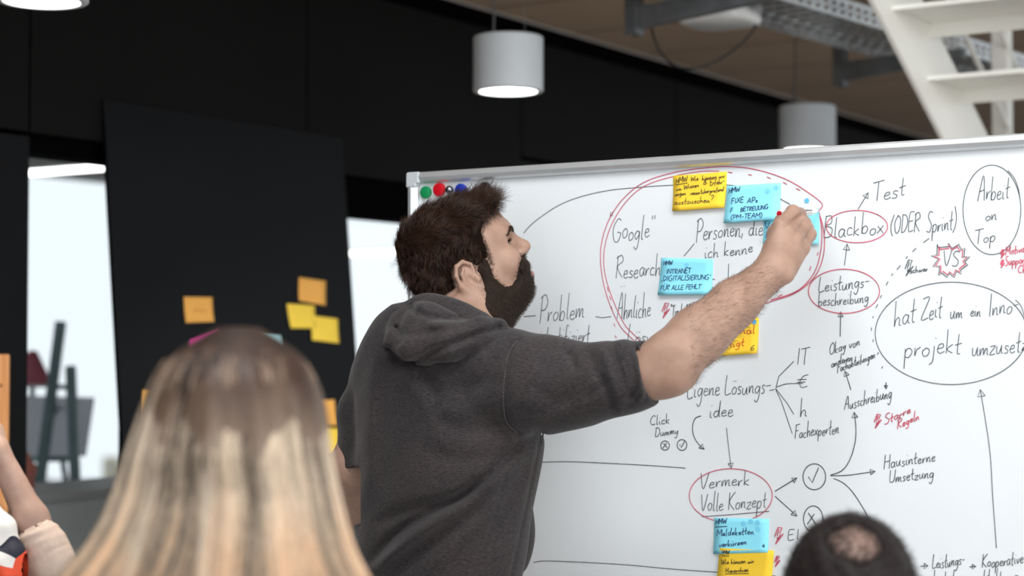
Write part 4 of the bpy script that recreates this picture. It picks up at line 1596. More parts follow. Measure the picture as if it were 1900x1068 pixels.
# --- head
def head_shapes(B, ears=True):
    B.ellipsoid(H(17, 50, 0), (.096, .074, .073), HAX, 0.01)
    B.ellipsoid(H(58, 44, 0), (.054, .056, .065), HAX, 0.02)
    B.ellipsoid(H(56, -6, 0), (.047, .060, .063), HAX, 0.02)
    for s in (1, -1):
        B.capsule(H(105, 40, 10 * s), H(88, 35, 46 * s), .0105, .0105, 0.014)
        B.capsule(H(18, -52, 54 * s), H(64, -64, 18 * s), .017, .016, 0.03)
        B.ellipsoid(H(70, -8, 46 * s), (.022, .018, .018), HAX, 0.03)
        B.capsule(H(22, -8, 60 * s), H(20, -50, 54 * s), .014, .015, 0.03)
    B.ellipsoid(H(70, -66, 0), (.017, .015, .022), HAX, 0.018)
    B.ellipsoid(H(79, -38, 0), (.022, .030, .030), HAX, 0.022)
    for s in (1, -1):                       # eye sockets, lids
        B.ellipsoid(H(103, 18, 34 * s), (.014, .0105, .019), HAX, 0.012, 'sub')
        B.ellipsoid(H(84, 17, 31 * s), (.0130, .0122, .0145), HAX, 0.003)
        B.chain([H(98, 16.5, 24 * s), H(95.5, 16, 37 * s), H(87, 15.5, 46 * s)], [.0012, .0016, .0010], 0.0015, 'sub')
        B.chain([H(98.2, 21, 22 * s), H(96, 22.5, 36 * s), H(87, 20.5, 47 * s)], [.0016, .0020, .0014], 0.003)
        B.chain([H(97.5, 12, 24 * s), H(94, 10.5, 36 * s), H(87, 12, 45 * s)], [.0014, .0016, .0012], 0.004)
    # nose
    B.capsule(H(107, 29, 0), H(121, 1, 0), .0066, .0082, 0.012)
    B.ellipsoid(H(120, -5, 0), (.0125, .0105, .0110), HAX, 0.006)
    for s in (1, -1):
        B.ellipsoid(H(110, -10, 11 * s), (.0110, .0085, .0075), HAX, 0.005)
        B.ellipsoid(H(113, -17, 7.5 * s), (.0055, .004, .0034), HAX, 0.003, 'sub')
        B.capsule(H(99, -4, 15.5 * s), H(98, -18, 19 * s), .0010, .0014, 0.005, 'sub')
    # lips
    B.chain([H(88, -44, 24), H(98, -42, 10), H(100, -41, 0), H(98, -42, -10), H(88, -44, -24)], [.004, .0062, .0066, .0062, .004], 0.006)
    B.chain([H(88, -48, 22), H(97, -51, 9), H(99, -52, 0), H(97, -51, -9), H(88, -48, -22)], [.004, .0068, .0075, .0068, .004], 0.006)
    if ears:
        for s in (1, -1):
            B.ellipsoid(H(-5, 4, 75 * s), (.0165, .0270, .0050), HAX, 0.003)
            B.ellipsoid(H(3, -22, 74 * s), (.0105, .0125, .0058), HAX, 0.004)
            rim = [H(9, 8, 76 * s), H(10, 22, 78 * s), H(0, 33, 82 * s), H(-14, 31, 85 * s), H(-23, 17, 87 * s), H(-24, -1, 86 * s), H(-16, -18, 82 * s), H(-4, -31, 79 * s), H(7, -31, 76 * s), H(11, -20, 74 * s)]
            B.chain(rim, [.0034, .0036, .0040, .0043, .0043, .0040, .0044, .0060, .0056, .0045], 0.002)
            B.ellipsoid(H(-4, -4, 84 * s), (.0092, .0125, .0085), HAX, 0.003, 'sub')
            B.chain([H(-5, 22, 82 * s), H(-13, 14, 83 * s), H(-15, -1, 83 * s), H(-9, -15, 80 * s)], [.0026, .0034, .0034, .0030], 0.002)
            B.chain([H(-3, 28, 85 * s), H(-14, 24, 87 * s), H(-19.5, 10, 88 * s), H(-18.5, -6, 86 * s)], [.0016, .0022, .0022, .0016], 0.0015, 'sub')
            B.ellipsoid(H(8, -6, 78 * s), (.0050, .0075, .0050), HAX, 0.002)
    B.capsule(H(-10, -42, 0), NB, .058, .066, 0.03)
    B.capsule(H(22, -55, 0), J(880, 625, 3.17), .046, .050, 0.03)
    B.capsule(H(4, -30, 58), J(893, 612, 3.115), .013, .016, 0.03)


NB = J(838, 640, 3.13)
head_shapes(B)
# --- neck and trunk (under the hoodie)
B.capsule(NB, S_r, .06, .05, 0.03)
B.capsule(NB, S_l, .06, .045, 0.03)
ch = J(825, 790, 3.10)
B.loft([(hipz - .04, pel.x, pel.y, .165, .11), (1.05, pel.x, pel.y, .15, .10), (ch.z, ch.x, ch.y, .165, .105), (ch.z + .12, ch.x, ch.y, .15, .095)], RD, FD, 0.03)
for s in (1, -1):
    hp = pel + RD * .09 * s - Z * .03
    kn = hp + FD * .02 - Z * .42 + RD * .015 * s
    an = Vector((kn.x, kn.y, .075)) - FD * .02
    B.chain([hp, kn, an], [.082, .055, .038], 0.02)
    B.capsule(an - Z * .03, an + FD * .15 - Z * .042, .032, .026, 0.02)
# --- left arm
B.chain([S_l, E_l], [.05, .042], 0.02)
B.capsule(E_l + Vector((-.004, 0, -.004)), W_l, .0400, .029, 0.02)
B.ellipsoid(J(630, 876, 3.185), (.016, .018, .016), None, 0.02)
hl = W_l + (W_l - E_l).normalized() * .05
B.capsule(W_l, hl, .027, .03, 0.015)
for k in range(4):
    p = hl + RD * (.012 * (k - 1.5)) + FD * .02
    B.chain([p, p + FD * .025 - Z * .025, p + FD * .02 - Z * .055, p + RD * .004 - Z * .07], [.0105, .0095, .009, .0078], 0.004)
B.chain([hl + RD * .02, hl + RD * .045 - Z * .01, hl + RD * .05 - Z * .045], [.013, .011, .009], 0.006)
# --- right arm
B.chain([S_r, J(1020, 715, 2.955), J(1085, 714, 2.93), J(1150, 704, 2.905), J(1215, 690, 2.882), E_r], [.055, .055, .045, .041, .040, .040], 0.02)
B.chain([E_r, E_r.lerp(W_r, .28), E_r.lerp(W_r, .62), W_r], [.0400, .0430, .0365, .0275], 0.02)
B.ellipsoid(J(1255, 700, 2.875), (.026, .026, .022), None, 0.03)
B.chain([J(1262, 652, 2.872), J(1340, 590, 2.895)], [.030, .024], 0.035)
# hand: back of the hand towards us, fingers closing round the pen
Y0 = 2.955
B.chain([W_r, J(1450, 470, Y0 + .012)], [.0275, .0290], 0.015)
mcp = [J(1448, 420, Y0 + .020), J(1463, 430, Y0 + .014), J(1478, 443, Y0 + .016), J(1489, 460, Y0 + .026)]
pip_ = [J(1471, 393, Y0 + .046), J(1485, 411, Y0 + .050), J(1495, 421, Y0 + .054), J(1504, 434, Y0 + .061)]
dip = [J(1484, 397, Y0 + .082), J(1493, 413, Y0 + .085), J(1499, 424, Y0 + .086), J(1504, 438, Y0 + .088)]
tip = [J(1486, 402, Y0 + .100), J(1480, 411, Y0 + .104), J(1483, 424, Y0 + .104), J(1487, 438, Y0 + .104)]
wr = [J(1430, 486, Y0 + .004), J(1438, 490, Y0 + .002), J(1450, 493, Y0 + .003), J(1460, 496, Y0 + .008)]
for i in range(4):
    B.capsule(wr[i], mcp[i], .0165, .0140 if i < 3 else .0125, 0.014)
for i, rr in enumerate((.0118, .0116, .0110, .0100)):
    B.capsule(mcp[i], pip_[i], rr + .0008, rr - .0004, 0.0035)
    B.capsule(pip_[i], dip[i], rr, rr - .0012, 0.004)
    B.capsule(dip[i], tip[i], rr - .0012, rr - .0028, 0.004)
    B.ellipsoid(mcp[i] + Vector((0, -.006, 0)), (.0085, .008, .0085), None, 0.008)
# thumb on the far side, leaving the palm's edge near the wrist and pressing the pen
B.chain([J(1436, 468, Y0 + .022), J(1441, 432, Y0 + .052), J(1452, 411, Y0 + .082), J(1470, 403, Y0 + .098)], [.0165, .0135, .0115, .0090], 0.012)
# tendons and the wrist knuckle
for i in range(3):
    B.capsule(wr[i] + Vector((0, -.012, 0)), mcp[i] + Vector((0, -.0085, 0)), .0035, .0045, 0.010)
B.ellipsoid(J(1462, 512, Y0 - .012), (.008, .008, .009), None, 0.012)
# creases between the closed fingers and over the knuckles, cut along the back of the hand
sl = B.box((0.40, 2.90, 1.50), (0.545, 3.06, 1.70))
X, Y, Zz = B.grid(sl)
dep = Y * CP + (Zz - CAM_H) * SP
PX, PY = 950.0 + F_PX * X / dep, 534.0 - F_PX * (-Y * SP + (Zz - CAM_H) * CP) / dep
dd = np.zeros(B.D[sl].shape, np.float32)
for line, dp_, w_ in (([(1453, 419), (1466, 412), (1478, 403), (1488, 394)], 1.9, 2.3), ([(1477, 430), (1484, 420), (1492, 409)], 1.9, 2.2), ([(1490, 447), (1497, 435), (1505, 421)], 1.4, 2.2),
                      ([(1484, 386), (1489, 391)], 1.2, 1.8), ([(1440, 412), (1446, 417)], .5, 1.6), ([(1466, 437), (1472, 442)], .5, 1.8), ([(1478, 453), (1484, 457)], .5, 1.8)):
    dd += dp_ * .001 * np.exp(-(pxdist(PX, PY, smooth_pts(line, 4)) / w_) ** 2)
B.D[sl] += dd * (Y < 3.035)
body, bV, bF = B.build('body', M_skin, man, 1)

# ---------------------------------------------------------------- eye details
M_lash = mat('dark_lash', (0.012, 0.008, 0.006, 1), 0.6, noise=0.1, nscale=50)
M_brow = mat('eyebrow_hair', (0.035, 0.018, 0.011, 1), 0.7, noise=0.3, nscale=200)
M_eye = mat('eye_white', (0.70, 0.68, 0.65, 1), 0.2, noise=0.04, nscale=100)
M_iris = mat('brown_iris', (0.05, 0.025, 0.012, 1), 0.15, noise=0.2, nscale=200)
for s in (1, -1):
    e = MB().lathe(H(83.2, 17, 31 * s), HF, [(-.0125, 0)] + [(-.0125 * math.cos(a), .0125 * math.sin(a)) for a in np.linspace(.2, 2.94, 16)] + [(.0125, 0)], 24).build('eye', M_eye, man, True)
    MB().lathe(H(83.4, 16.6, 31 * s), (HF + HL * .25 * s).normalized(), [(.0119, .0056), (.0126, .0042), (.0129, 0)], 24).build('iris', M_iris, e, True)
    MB().tube([H(98.8, 19.2, 23 * s), H(98.4, 20.4, 30 * s), H(96.4, 20.6, 38 * s), H(92.5, 19.6, 43.5 * s), H(87, 17.5, 47.8 * s)], [.0008, .0016, .0021, .0022, .0012], 6).build('eyelashes', M_lash, man, True)


M_lip = mat('lip', (0.42, 0.17, 0.14, 1), 0.4, noise=0.08, nscale=60)
MB().tube([H(91, -47.5, 21), H(101.5, -51.5, 9), H(104.5, -52.5, 0), H(101.5, -51.5, -9), H(91, -47.5, -21)], [.0025, .0056, .0066, .0056, .0025], 10).build('lower_lip', M_lip, man, True)

# ---------------------------------------------------------------- beard
hf, hu, hl_ = np.array(HF), np.array(HU), np.array(HL)
ho = np.array(HO)


def local(P):
    q = (P - ho) * 1000
    return q @ hf, q @ hu, q @ hl_


def face_fu(px, py, l):
    """forward / up of a frame pixel on the near side of the face, l mm from its middle"""
    P = J(px, py, HO.y - l * .001 * math.cos(PSI))
    q = np.array(P) - ho - hl_ * l * .001
    return float(q @ hf) * 1000, float(q @ hu) * 1000


def polydist(x, y, poly):
    """signed distance to a polygon, positive inside"""
    d = np.full(x.shape, 1e9, np.float32)
    ins = np.zeros(x.shape, bool)
    n = len(poly)
    for i in range(n):
        (x0, y0), (x1, y1) = poly[i], poly[(i + 1) % n]
        dx, dy = x1 - x0, y1 - y0
        t = np.clip(((x - x0) * dx + (y - y0) * dy) / (dx * dx + dy * dy + 1e-9), 0, 1)
        d = np.minimum(d, np.hypot(x - x0 - t * dx, y - y0 - t * dy))
        if abs(dy) > 1e-9:
            c = ((y0 > y) != (y1 > y)) & (x < dx * (y - y0) / dy + x0)
            ins ^= c
    return np.where(ins, d, -d)


BP = [face_fu(*q) for q in ((899, 478, 62), (908, 490, 62), (912, 508, 60), (921, 522, 56), (936, 531, 50), (949, 529, 42), (957, 517, 36), (960, 500, 30), (964, 483, 22), (971, 470, 12))]
BP += [face_fu(*q) for q in ((985, 473, 0), (992, 500, 0), (1000, 530, 0), (994, 556, 0), (966, 582, 0), (938, 616, 0), (918, 606, 20), (902, 592, 40), (893, 570, 52), (889, 545, 60), (887, 520, 64), (887, 495, 66))]
lo, hi = np.array(HO) + np.array((-.06, -.16, -.13)), np.array(HO) + np.array((.16, .10, .06))
g3 = lambda st: (np.arange(lo[0], hi[0], st), np.arange(lo[1], hi[1], st), np.arange(lo[2], hi[2], st))
BD = Field(*g3(.0021))
head_shapes(BD, False)
BD.chain([H(62, -62, 0), H(36, -70, 0), J(908, 600, 3.18)], [.016, .020, .020], 0.03)
X, Y, Zz = BD.grid((slice(None),) * 3)
f_ = ((X - ho[0]) * hf[0] + (Y - ho[1]) * hf[1] + (Zz - ho[2]) * hf[2]) * 1000
u_ = ((X - ho[0]) * hu[0] + (Y - ho[1]) * hu[1] + (Zz - ho[2]) * hu[2]) * 1000
l_ = np.abs(((X - ho[0]) * hl_[0] + (Y - ho[1]) * hl_[1] + (Zz - ho[2]) * hl_[2]) * 1000)
ins = polydist(f_, u_, BP)
chin = np.exp(-(((f_ - 72) / 32) ** 2 + ((u_ + 64) / 24) ** 2))
thick = (.0045 + .0050 * chin) * np.clip(ins / 13, -1, 1)
lipd = np.maximum(np.abs(u_ + 50) - 8.0, np.maximum(l_ - 20, 86 - f_))
thick = thick + .0035 * np.exp(-(((u_ + 33) / 9) ** 2)) * (f_ > 84) * np.clip(ins / 6, 0, 1)
thick = np.where(lipd < 6, thick * np.clip(lipd / 6, -1, 1), thick)
thick = np.where(lipd < 0, np.minimum(thick, -.003), thick)
BD.D -= thick.astype(np.float32)
BD.D += (np.sin(X * 420 + Zz * 260) * np.sin(Y * 380 + X * 150) * np.sin(Zz * 450 - Y * 200) * .0012).astype(np.float32)
M_beardbase = mat('beard_base', (0.012, 0.007, 0.0045, 1), 0.75, color2=(0.022, 0.012, 0.0075, 1), nscale=70, spec=0.2)
beard, V, Fq = BD.build('beard', M_beardbase, man, 1)
M_beard = hair_mat('beard_strands', [(0.0, (0.010, 0.006, 0.004, 1)), (0.55, (0.022, 0.012, 0.007, 1)), (0.9, (0.06, 0.031, 0.016, 1)), (1.0, (0.15, 0.08, 0.04, 1))], 0.5)


def bflow(P):
    return np.tile(hf * .45 - hu * 1.0, (len(P), 1)) + rng.normal(0, .25, (len(P), 3))


def inbeard(c, grow_=0.0):
    f, u, l = local(c)
    return polydist(f, u, BP) + grow_


P, N = faces_sample(V, Fq, 8000, lambda c: ((inbeard(c) > -1) & ~((np.abs(local(c)[1] + 50) < 9) & (np.abs(local(c)[2]) < 19) & (local(c)[0] > 88))) + 1e-12)
f, u, l = local(P)
G = grow(P, N, bflow, np.where((np.abs(u + 46) < 24) & (np.abs(l) < 26) & (f > 84), .0035, .0072) * rng.uniform(.6, 1.15, len(P)), 5, 0.35, 0.25)
strands('beard_strands', G, M_beard, beard, .00015, .00006)
# stubble where the beard thins out over cheek and neck, and the eyebrows


def stub(c):
    q = inbeard(c)
    f, u, l = local(c)
    return ((q > -9) & (q < 6) & (l > -5) & (f > -5) & (np.abs(u + 47) > 7)) * np.clip(1 + q / 9, .05, 1) + 1e-12


P, N = faces_sample(bV, bF, 3200, stub)
strands('stubble', grow(P, N, bflow, 0.0050, 4, 0.45, 0.25), M_beard, beard, .00012, .00005)
M_browh = hair_mat('eyebrow_strands', [(0, (.014, .008, .005, 1)), (1, (.05, .026, .014, 1))], .5)
for s in (1, -1):
    def browmask(c):
        f, u, l = local(c)
        c0 = np.interp(l * s, [6, 30, 54], [31, 36.5, 30])
        hw = np.interp(l * s, [6, 14, 40, 56], [3.0, 4.5, 3.4, 1.2])
        return ((np.abs(u - c0) < hw) & (l * s > 7) & (l * s < 56) & (f > 70)) + 1e-12
    P, N = faces_sample(bV, bF, 900, browmask)
    G = grow(P, N, lambda p: np.tile(hl_ * s * .9 + hu * .3 - hf * .3, (len(p), 1)) + rng.normal(0, .2, (len(p), 3)), .0070, 5, .35, .2)
    o = strands('eyebrow', G, M_browh, man, .00016, .00006)
    P, N = faces_sample(bV, bF, 120, lambda c: ((np.abs(local(c)[1] - 20) < 2.2) & (local(c)[2] * s > 22) & (local(c)[2] * s < 47) & (local(c)[0] > 84)) + 1e-12)
    strands('eyelash_hairs', grow(P, N, lambda p: np.tile(hf * .8 + hl_ * s * .5, (len(p), 1)), .0075, 5, .4, .15), M_browh, man, .00014, .00005)

# ---------------------------------------------------------------- head hair
lo, hi = np.array(HO) + np.array((-.19, -.16, -.09)), np.array(HO) + np.array((.14, .15, .23))
HR = Field(*g3(.0024))
HR.ellipsoid(H(17, 53, 0), (.103, .083, .080), HAX, 0)
HR.ellipsoid(H(5, 90, 0), (.068, .053, .060), HAX, 0.03)
HR.ellipsoid(H(66, 92, 0), (.050, .032, .056), HAX, 0.03)
HR.ellipsoid(H(-26, 74, 0), (.056, .062, .066), HAX, 0.03)
HR.ellipsoid(H(96, 96, 6), (.026, .017, .034), HAX, 0.02)
HR.ellipsoid(H(-40, 18, 0), (.044, .042, .064), HAX, 0.03)
X, Y, Zz = HR.grid((slice(None),) * 3)
f_ = ((X - ho[0]) * hf[0] + (Y - ho[1]) * hf[1] + (Zz - ho[2]) * hf[2]) * 1000
u_ = ((X - ho[0]) * hu[0] + (Y - ho[1]) * hu[1] + (Zz - ho[2]) * hu[2]) * 1000
l_ = np.abs(((X - ho[0]) * hl_[0] + (Y - ho[1]) * hl_[1] + (Zz - ho[2]) * hl_[2]) * 1000)
# hairline: high over the forehead, back at the temple, down to the sideburn, round the ear, across the nape
fr_ = np.interp(u_, [-20, 5, 30, 55, 68, 74, 80, 90, 140], [41, 46, 50, 55, 66, 82, 104, 126, 140]).astype(np.float32)
cut = f_ - fr_ + 1.2 * np.sin(u_ * .35 + l_ * .25)
low_ = np.interp(f_, [-120, -60, -34, -26, 8, 20, 40, 60], [-22, -20, -8, 26, 26, 10, -4, -4]).astype(np.float32)
cut = np.maximum(cut, low_ - u_) / 1000
earc = (np.sqrt(((f_ + 6) / 24) ** 2 + ((u_ - 2) / 36) ** 2) - 1) * .024
cut = np.where(l_ > 50, np.maximum(cut, -earc), cut)
lump = np.sin(f_ * .11 + u_ * .05) * np.sin(l_ * .12 + u_ * .07) * .0022 + np.sin(f_ * .23 - l_ * .1) * np.sin(u_ * .2 + l_ * .15) * .0014 + np.sin(f_ * .45 + u_ * .3) * np.sin(l_ * .4) * .0008
HR.D += lump.astype(np.float32)
k = 0.008
d = cut.astype(np.float32)
h = np.clip(0.5 - 0.5 * (HR.D - d) / k, 0, 1)
HR.D = HR.D * (1 - h) + d * h + k * h * (1 - h)
M_hairbase = mat('brown_hair_base', (0.007, 0.004, 0.0028, 1), 0.9, color2=(0.013, 0.0065, 0.0042, 1), nscale=60, spec=0.04)
hair, V, Fq = HR.build('hair', M_hairbase, man, 1)
M_hair = hair_mat('brown_hair_strands', [(0.0, (0.010, 0.005, 0.0035, 1)), (0.5, (0.026, 0.0105, 0.0055, 1)), (0.85, (0.062, 0.024, 0.011, 1)), (1.0, (0.12, 0.055, 0.026, 1))], 0.42)


def hflow(P):
    f, u, l = local(P)
    n = len(P)
    d = np.zeros((n, 3))
    top = np.clip((u - 70) / 40, 0, 1)[:, None]
    # hair on top is swept forward and up in tufts, the sides run back and down
    d += top * (hf * 1.0 - hu * .05)[None, :]
    d += (1 - top) * (-hf * .45 - hu * .9)[None, :]
    sw = np.sin(f * .09 + u * .06 + np.sin(l * .08))[:, None] * hl_[None, :] * .7 + np.sin(u * .13 + l * .11)[:, None] * hf[None, :] * .55
    sw = sw + np.sin(f * .31 + l * .27)[:, None] * hu[None, :] * .45 + np.sin(u * .37 - f * .21 + l * .33)[:, None] * hl_[None, :] * .45
    return d + sw + rng.normal(0, .11, (n, 3))


P, N = faces_sample(V, Fq, 22000, lambda c: 1.0 + 0 * c[:, 0])
f, u, l = local(P)
L = np.interp(u, [-25, 10, 60, 110, 150], [.006, .011, .017, .020, .019]) * rng.uniform(.6, 1.15, len(P))
keep = ~((f > 40) & (u < 72))
G = grow(P[keep], N[keep], hflow, L[keep] * 1.15, 6, 0.16, 0.09)
strands('hair_strands', G, M_hair, hair, .00017, .00007)
# loose tuft over the forehead
P, N = faces_sample(V, Fq, 700, lambda c: ((local(c)[0] > 86) & (local(c)[1] > 90)) + 1e-9)
G = grow(P, N, lambda p: np.tile(hf * .9 + hu * .25, (len(p), 1)) + rng.normal(0, .35, (len(p), 3)), 0.030, 7, 0.6, 0.45)
strands('hair_strands', G, M_hair, hair, .00017, .00006)

# short hairs feathering the hairline at temple and sideburn


def feather(c):
    f, u, l = local(c)
    e = f - np.interp(u, [-20, 5, 30, 55, 68, 74, 80], [41, 46, 50, 55, 66, 82, 104])
    return ((e > -3) & (e < 7) & (u > 2) & (u < 90) & (np.abs(l) > 15)) * np.clip(1 - e / 8, .05, 1) + 1e-12


P, N = faces_sample(bV, bF, 2200, feather)
strands('hairline_hairs', grow(P, N, lambda p: np.tile(-hf * .5 - hu * .5, (len(p), 1)) + rng.normal(0, .3, (len(p), 3)), .008, 5, .3, .2), M_hair, hair, .00014, .00005)

# forearm hair
M_armhair = hair_mat('forearm_hair', [(0, (0.025, 0.014, 0.009, 1)), (1, (0.09, 0.05, 0.03, 1))])
er, wr_ = np.array(E_r), np.array(W_r)
ad = (wr_ - er) / np.linalg.norm(wr_ - er)


def armmask(c):
    t = (c - er) @ ad
    dd = np.linalg.norm(c - er - t[:, None] * ad, axis=1)
    return ((t > .0) & (t < .235) & (dd < .075) & (c[:, 0] > .275)) * 1.0 + 1e-12


P, N = faces_sample(bV, bF, 3000, armmask)
G = grow(P, N, lambda p: np.tile(ad * .8 + np.array((.3, 0, -.4)), (len(p), 1)) + rng.normal(0, .3, (len(p), 3)), 0.011, 5, 0.5, 0.2)
strands('arm_hair', G, M_armhair, man, .00009, .00004)

# ---------------------------------------------------------------- hoodie
M_hood = bpy.data.materials.new('charcoal_heather_jersey')
M_hood.use_nodes = True
nt = M_hood.node_tree
b = nt.nodes['Principled BSDF']
b.inputs['Roughness'].default_value = 0.9
b.inputs['Specular IOR Level'].default_value = 0.15
b.inputs['Sheen Weight'].default_value = 0.12
tc = nt.nodes.new('ShaderNodeTexCoord')
mp = nt.nodes.new('ShaderNodeMapping')
mp.inputs['Scale'].default_value = (150, 150, 640)
nt.links.new(tc.outputs['Object'], mp.inputs[0])
nz = nt.nodes.new('ShaderNodeTexNoise')
nz.inputs['Scale'].default_value = 1.0
nz.inputs['Detail'].default_value = 5
nt.links.new(mp.outputs[0], nz.inputs['Vector'])
n2 = nt.nodes.new('ShaderNodeTexNoise')
n2.inputs['Scale'].default_value = 9
n2.inputs['Detail'].default_value = 3
nt.links.new(tc.outputs['Object'], n2.inputs['Vector'])
rp = nt.nodes.new('ShaderNodeValToRGB')
rp.color_ramp.elements[0].position, rp.color_ramp.elements[1].position = .36, .68
rp.color_ramp.elements[0].color, rp.color_ramp.elements[1].color = (0.0240, 0.0210, 0.0225, 1), (0.054, 0.046, 0.0455, 1)
nt.links.new(nz.outputs['Fac'], rp.inputs[0])
rp2 = nt.nodes.new('ShaderNodeValToRGB')
rp2.color_ramp.elements[0].position, rp2.color_ramp.elements[1].position = .35, .65
rp2.color_ramp.elements[0].color, rp2.color_ramp.elements[1].color = (0.86, 0.88, 0.92, 1), (1.08, 1.03, 1.0, 1)
nt.links.new(n2.outputs['Fac'], rp2.inputs[0])
mx = nt.nodes.new('ShaderNodeMix')
mx.data_type = 'RGBA'
mx.blend_type = 'MULTIPLY'
mx.inputs[0].default_value = 1.0
nt.links.new(rp.outputs[0], mx.inputs[6])
nt.links.new(rp2.outputs[0], mx.inputs[7])
nt.links.new(mx.outputs[2], b.inputs['Base Color'])
bp_ = nt.nodes.new('ShaderNodeBump')
bp_.inputs['Strength'].default_value = 0.25
bp_.inputs['Distance'].default_value = 0.001
nt.links.new(nz.outputs['Fac'], bp_.inputs['Height'])
nt.links.new(bp_.outputs[0], b.inputs['Normal'])

hx = steps((-0.40, .006), (-0.34, .0033), (0.32, .008), 0.36)
hy = steps((2.78, .0033), (3.26, .007), 3.40)
hz = steps((0.86, .008), (1.02, .0036), (1.46, .0030), 1.58)
T = Field(hx, hy, hz)
YC = 3.10


def sta(py, L, Rr, ratio=.69, Y_=YC):
    a, c = J(L, py, Y_), J(Rr, py, Y_)
    hw = (c.x - a.x) / 2 / math.sqrt(RD.x ** 2 + (RD.y * ratio) ** 2)
    return (a.z, (a.x + c.x) / 2, Y_, hw, hw * ratio)


sts = [sta(1250, 662, 962), sta(1130, 655, 962), sta(1068, 654, 964), sta(1000, 654, 976), sta(930, 655, 986), sta(860, 655, 1000), sta(800, 656, 1008), sta(740, 657, 1008),
       sta(700, 660, 998), sta(665, 668, 985), sta(640, 680, 968, .72), sta(620, 698, 944, .76), sta(602, 728, 918, .8), sta(588, 752, 898, .85)]
T.loft(sts, RD, FD, 0.02, pw=2.15)
# shoulders and right sleeve
NBk = J(850, 640, 3.05)
T.chain([J(850, 652, 3.06), J(925, 680, 3.00), J(985, 705, 2.955)], [.060, .058, .070], 0.04)
T.chain([J(760, 640, 3.12), S_l], [.075, .060], 0.045)
slv = [J(965, 712, 2.975), J(1020, 715, 2.955), J(1085, 713, 2.93), J(1150, 700, 2.905), J(1215, 688, 2.880)]
T.chain(slv, [.077, .072, .060, .0535, .0500], 0.03)
# left sleeve
T.chain([S_l, J(688, 780, 3.195), J(672, 866, 3.19)], [.055, .0505, .0490], 0.03)
T.ellipsoid(J(655, 758, 3.185), (.020, .03, .022), None, 0.03)
# front hem flare and pocket side
T.ellipsoid(J(962, 985, 3.17), (.028, .05, .075), None, 0.03)
# hood collar standing round the neck
hc_ = J(843, 622, 3.125)
for i in range(28):
    a0, a1 = 2 * math.pi * i / 28, 2 * math.pi * (i + 1) / 28

    def cp_(a):
        ff, rr = math.cos(a), math.sin(a)
        return hc_ + FD * (.082 * ff + .012) + RD * .076 * rr + Z * (-.050 * ff + .002 * rr)
    T.capsule(cp_(a0), cp_(a1), .0185, .0185, 0.012)
# hood bag hanging on the back
T.chain([J(744, 630, 2.995), J(775, 642, 2.96), J(830, 632, 2.94), J(888, 616, 2.945), J(926, 606, 2.975)], [.026, .034, .034, .027, .015], 0.008)
T.chain([J(775, 588, 3.03), J(795, 606, 2.985), J(850, 610, 2.975)], [.028, .036, .026], 0.02)
T.ellipsoid(J(738, 640, 3.0), (.020, .022, .020), None, 0.01)
T.ellipsoid(J(742, 610, 3.03), (.022, .03, .03), None, 0.02)
# hollow for the neck
T.capsule(H(-8, -40, 0), J(846, 600, 3.125), .058, .052, 0.008, 'sub')
T.capsule(H(24, -60, 0), J(878, 600, 3.16), .047, .045, 0.008, 'sub')

# folds, drawn where the photo shows them and pressed into the cloth
X, Y, Zz = T.grid((slice(None),) * 3)
zzm = Zz - CAM_H
dep = Y * CP + zzm * SP
PX = (950.0 + F_PX * X / dep).astype(np.float32)
PY = (534.0 - F_PX * (-Y * SP + zzm * CP) / dep).astype(np.float32)
near = np.abs(T.D) < 0.03
ii = np.nonzero(near)
PXn = np.broadcast_to(PX, T.D.shape)[ii]
PYn = np.broadcast_to(PY, T.D.shape)[ii]
Yn = np.broadcast_to(Y, T.D.shape)[ii]
front = np.clip((3.12 - Yn) / .05, 0, 1)
dD = np.zeros(len(PXn), np.float32)


def fold(line, amp, wid, taper=True):
    """amp > 0 raises a ridge, < 0 presses a furrow; millimetres, pixels"""
    line = smooth_pts(line, 5)
    m_ = (PXn > min(p[0] for p in line) - 3 * wid) & (PXn < max(p[0] for p in line) + 3 * wid) & (PYn > min(p[1] for p in line) - 3 * wid) & (PYn < max(p[1] for p in line) + 3 * wid)
    d_ = pxdist(PXn[m_], PYn[m_], line)
    g = np.exp(-(d_ / wid) ** 2)
    if taper:
        x0, y0 = line[0]
        x1, y1 = line[-1]
        L_ = math.hypot(x1 - x0, y1 - y0)
        t = ((PXn[m_] - x0) * (x1 - x0) + (PYn[m_] - y0) * (y1 - y0)) / (L_ * L_)
        g = g * np.clip(np.minimum(t, 1 - t) * 5 + .35, 0.1, 1)
    dD[m_] -= amp * .001 * g * front[m_]


# long pulls from the armpit across the back
fold([(1000, 806), (962, 832), (925, 868), (884, 900), (840, 930), (789, 956), (735, 990), (692, 1042)], -17.6, 11)
fold([(985, 812), (940, 862), (897, 905), (850, 942), (797, 975), (745, 1012), (690, 1055)], 15.6, 12)
fold([(900, 905), (850, 925), (803, 934), (745, 950), (700, 972)], -11.7, 13)
fold([(905, 930), (862, 968), (800, 1010), (740, 1060), (720, 1085)], -9.8, 14)
fold([(930, 915), (890, 960), (842, 1005), (800, 1060)], 9.8, 16)
fold([(985, 850), (955, 905), (925, 970), (900, 1040), (890, 1080)], -3.8, 14)
fold([(960, 830), (900, 850), (840, 850), (790, 840)], -5.2, 18)
fold([(940, 790), (880, 800), (820, 780), (770, 745)], -5.2, 20)
fold([(905, 735), (860, 760), (810, 765)], 4.5, 18)
fold([(935, 700), (885, 715), (850, 740)], -4.5, 16)
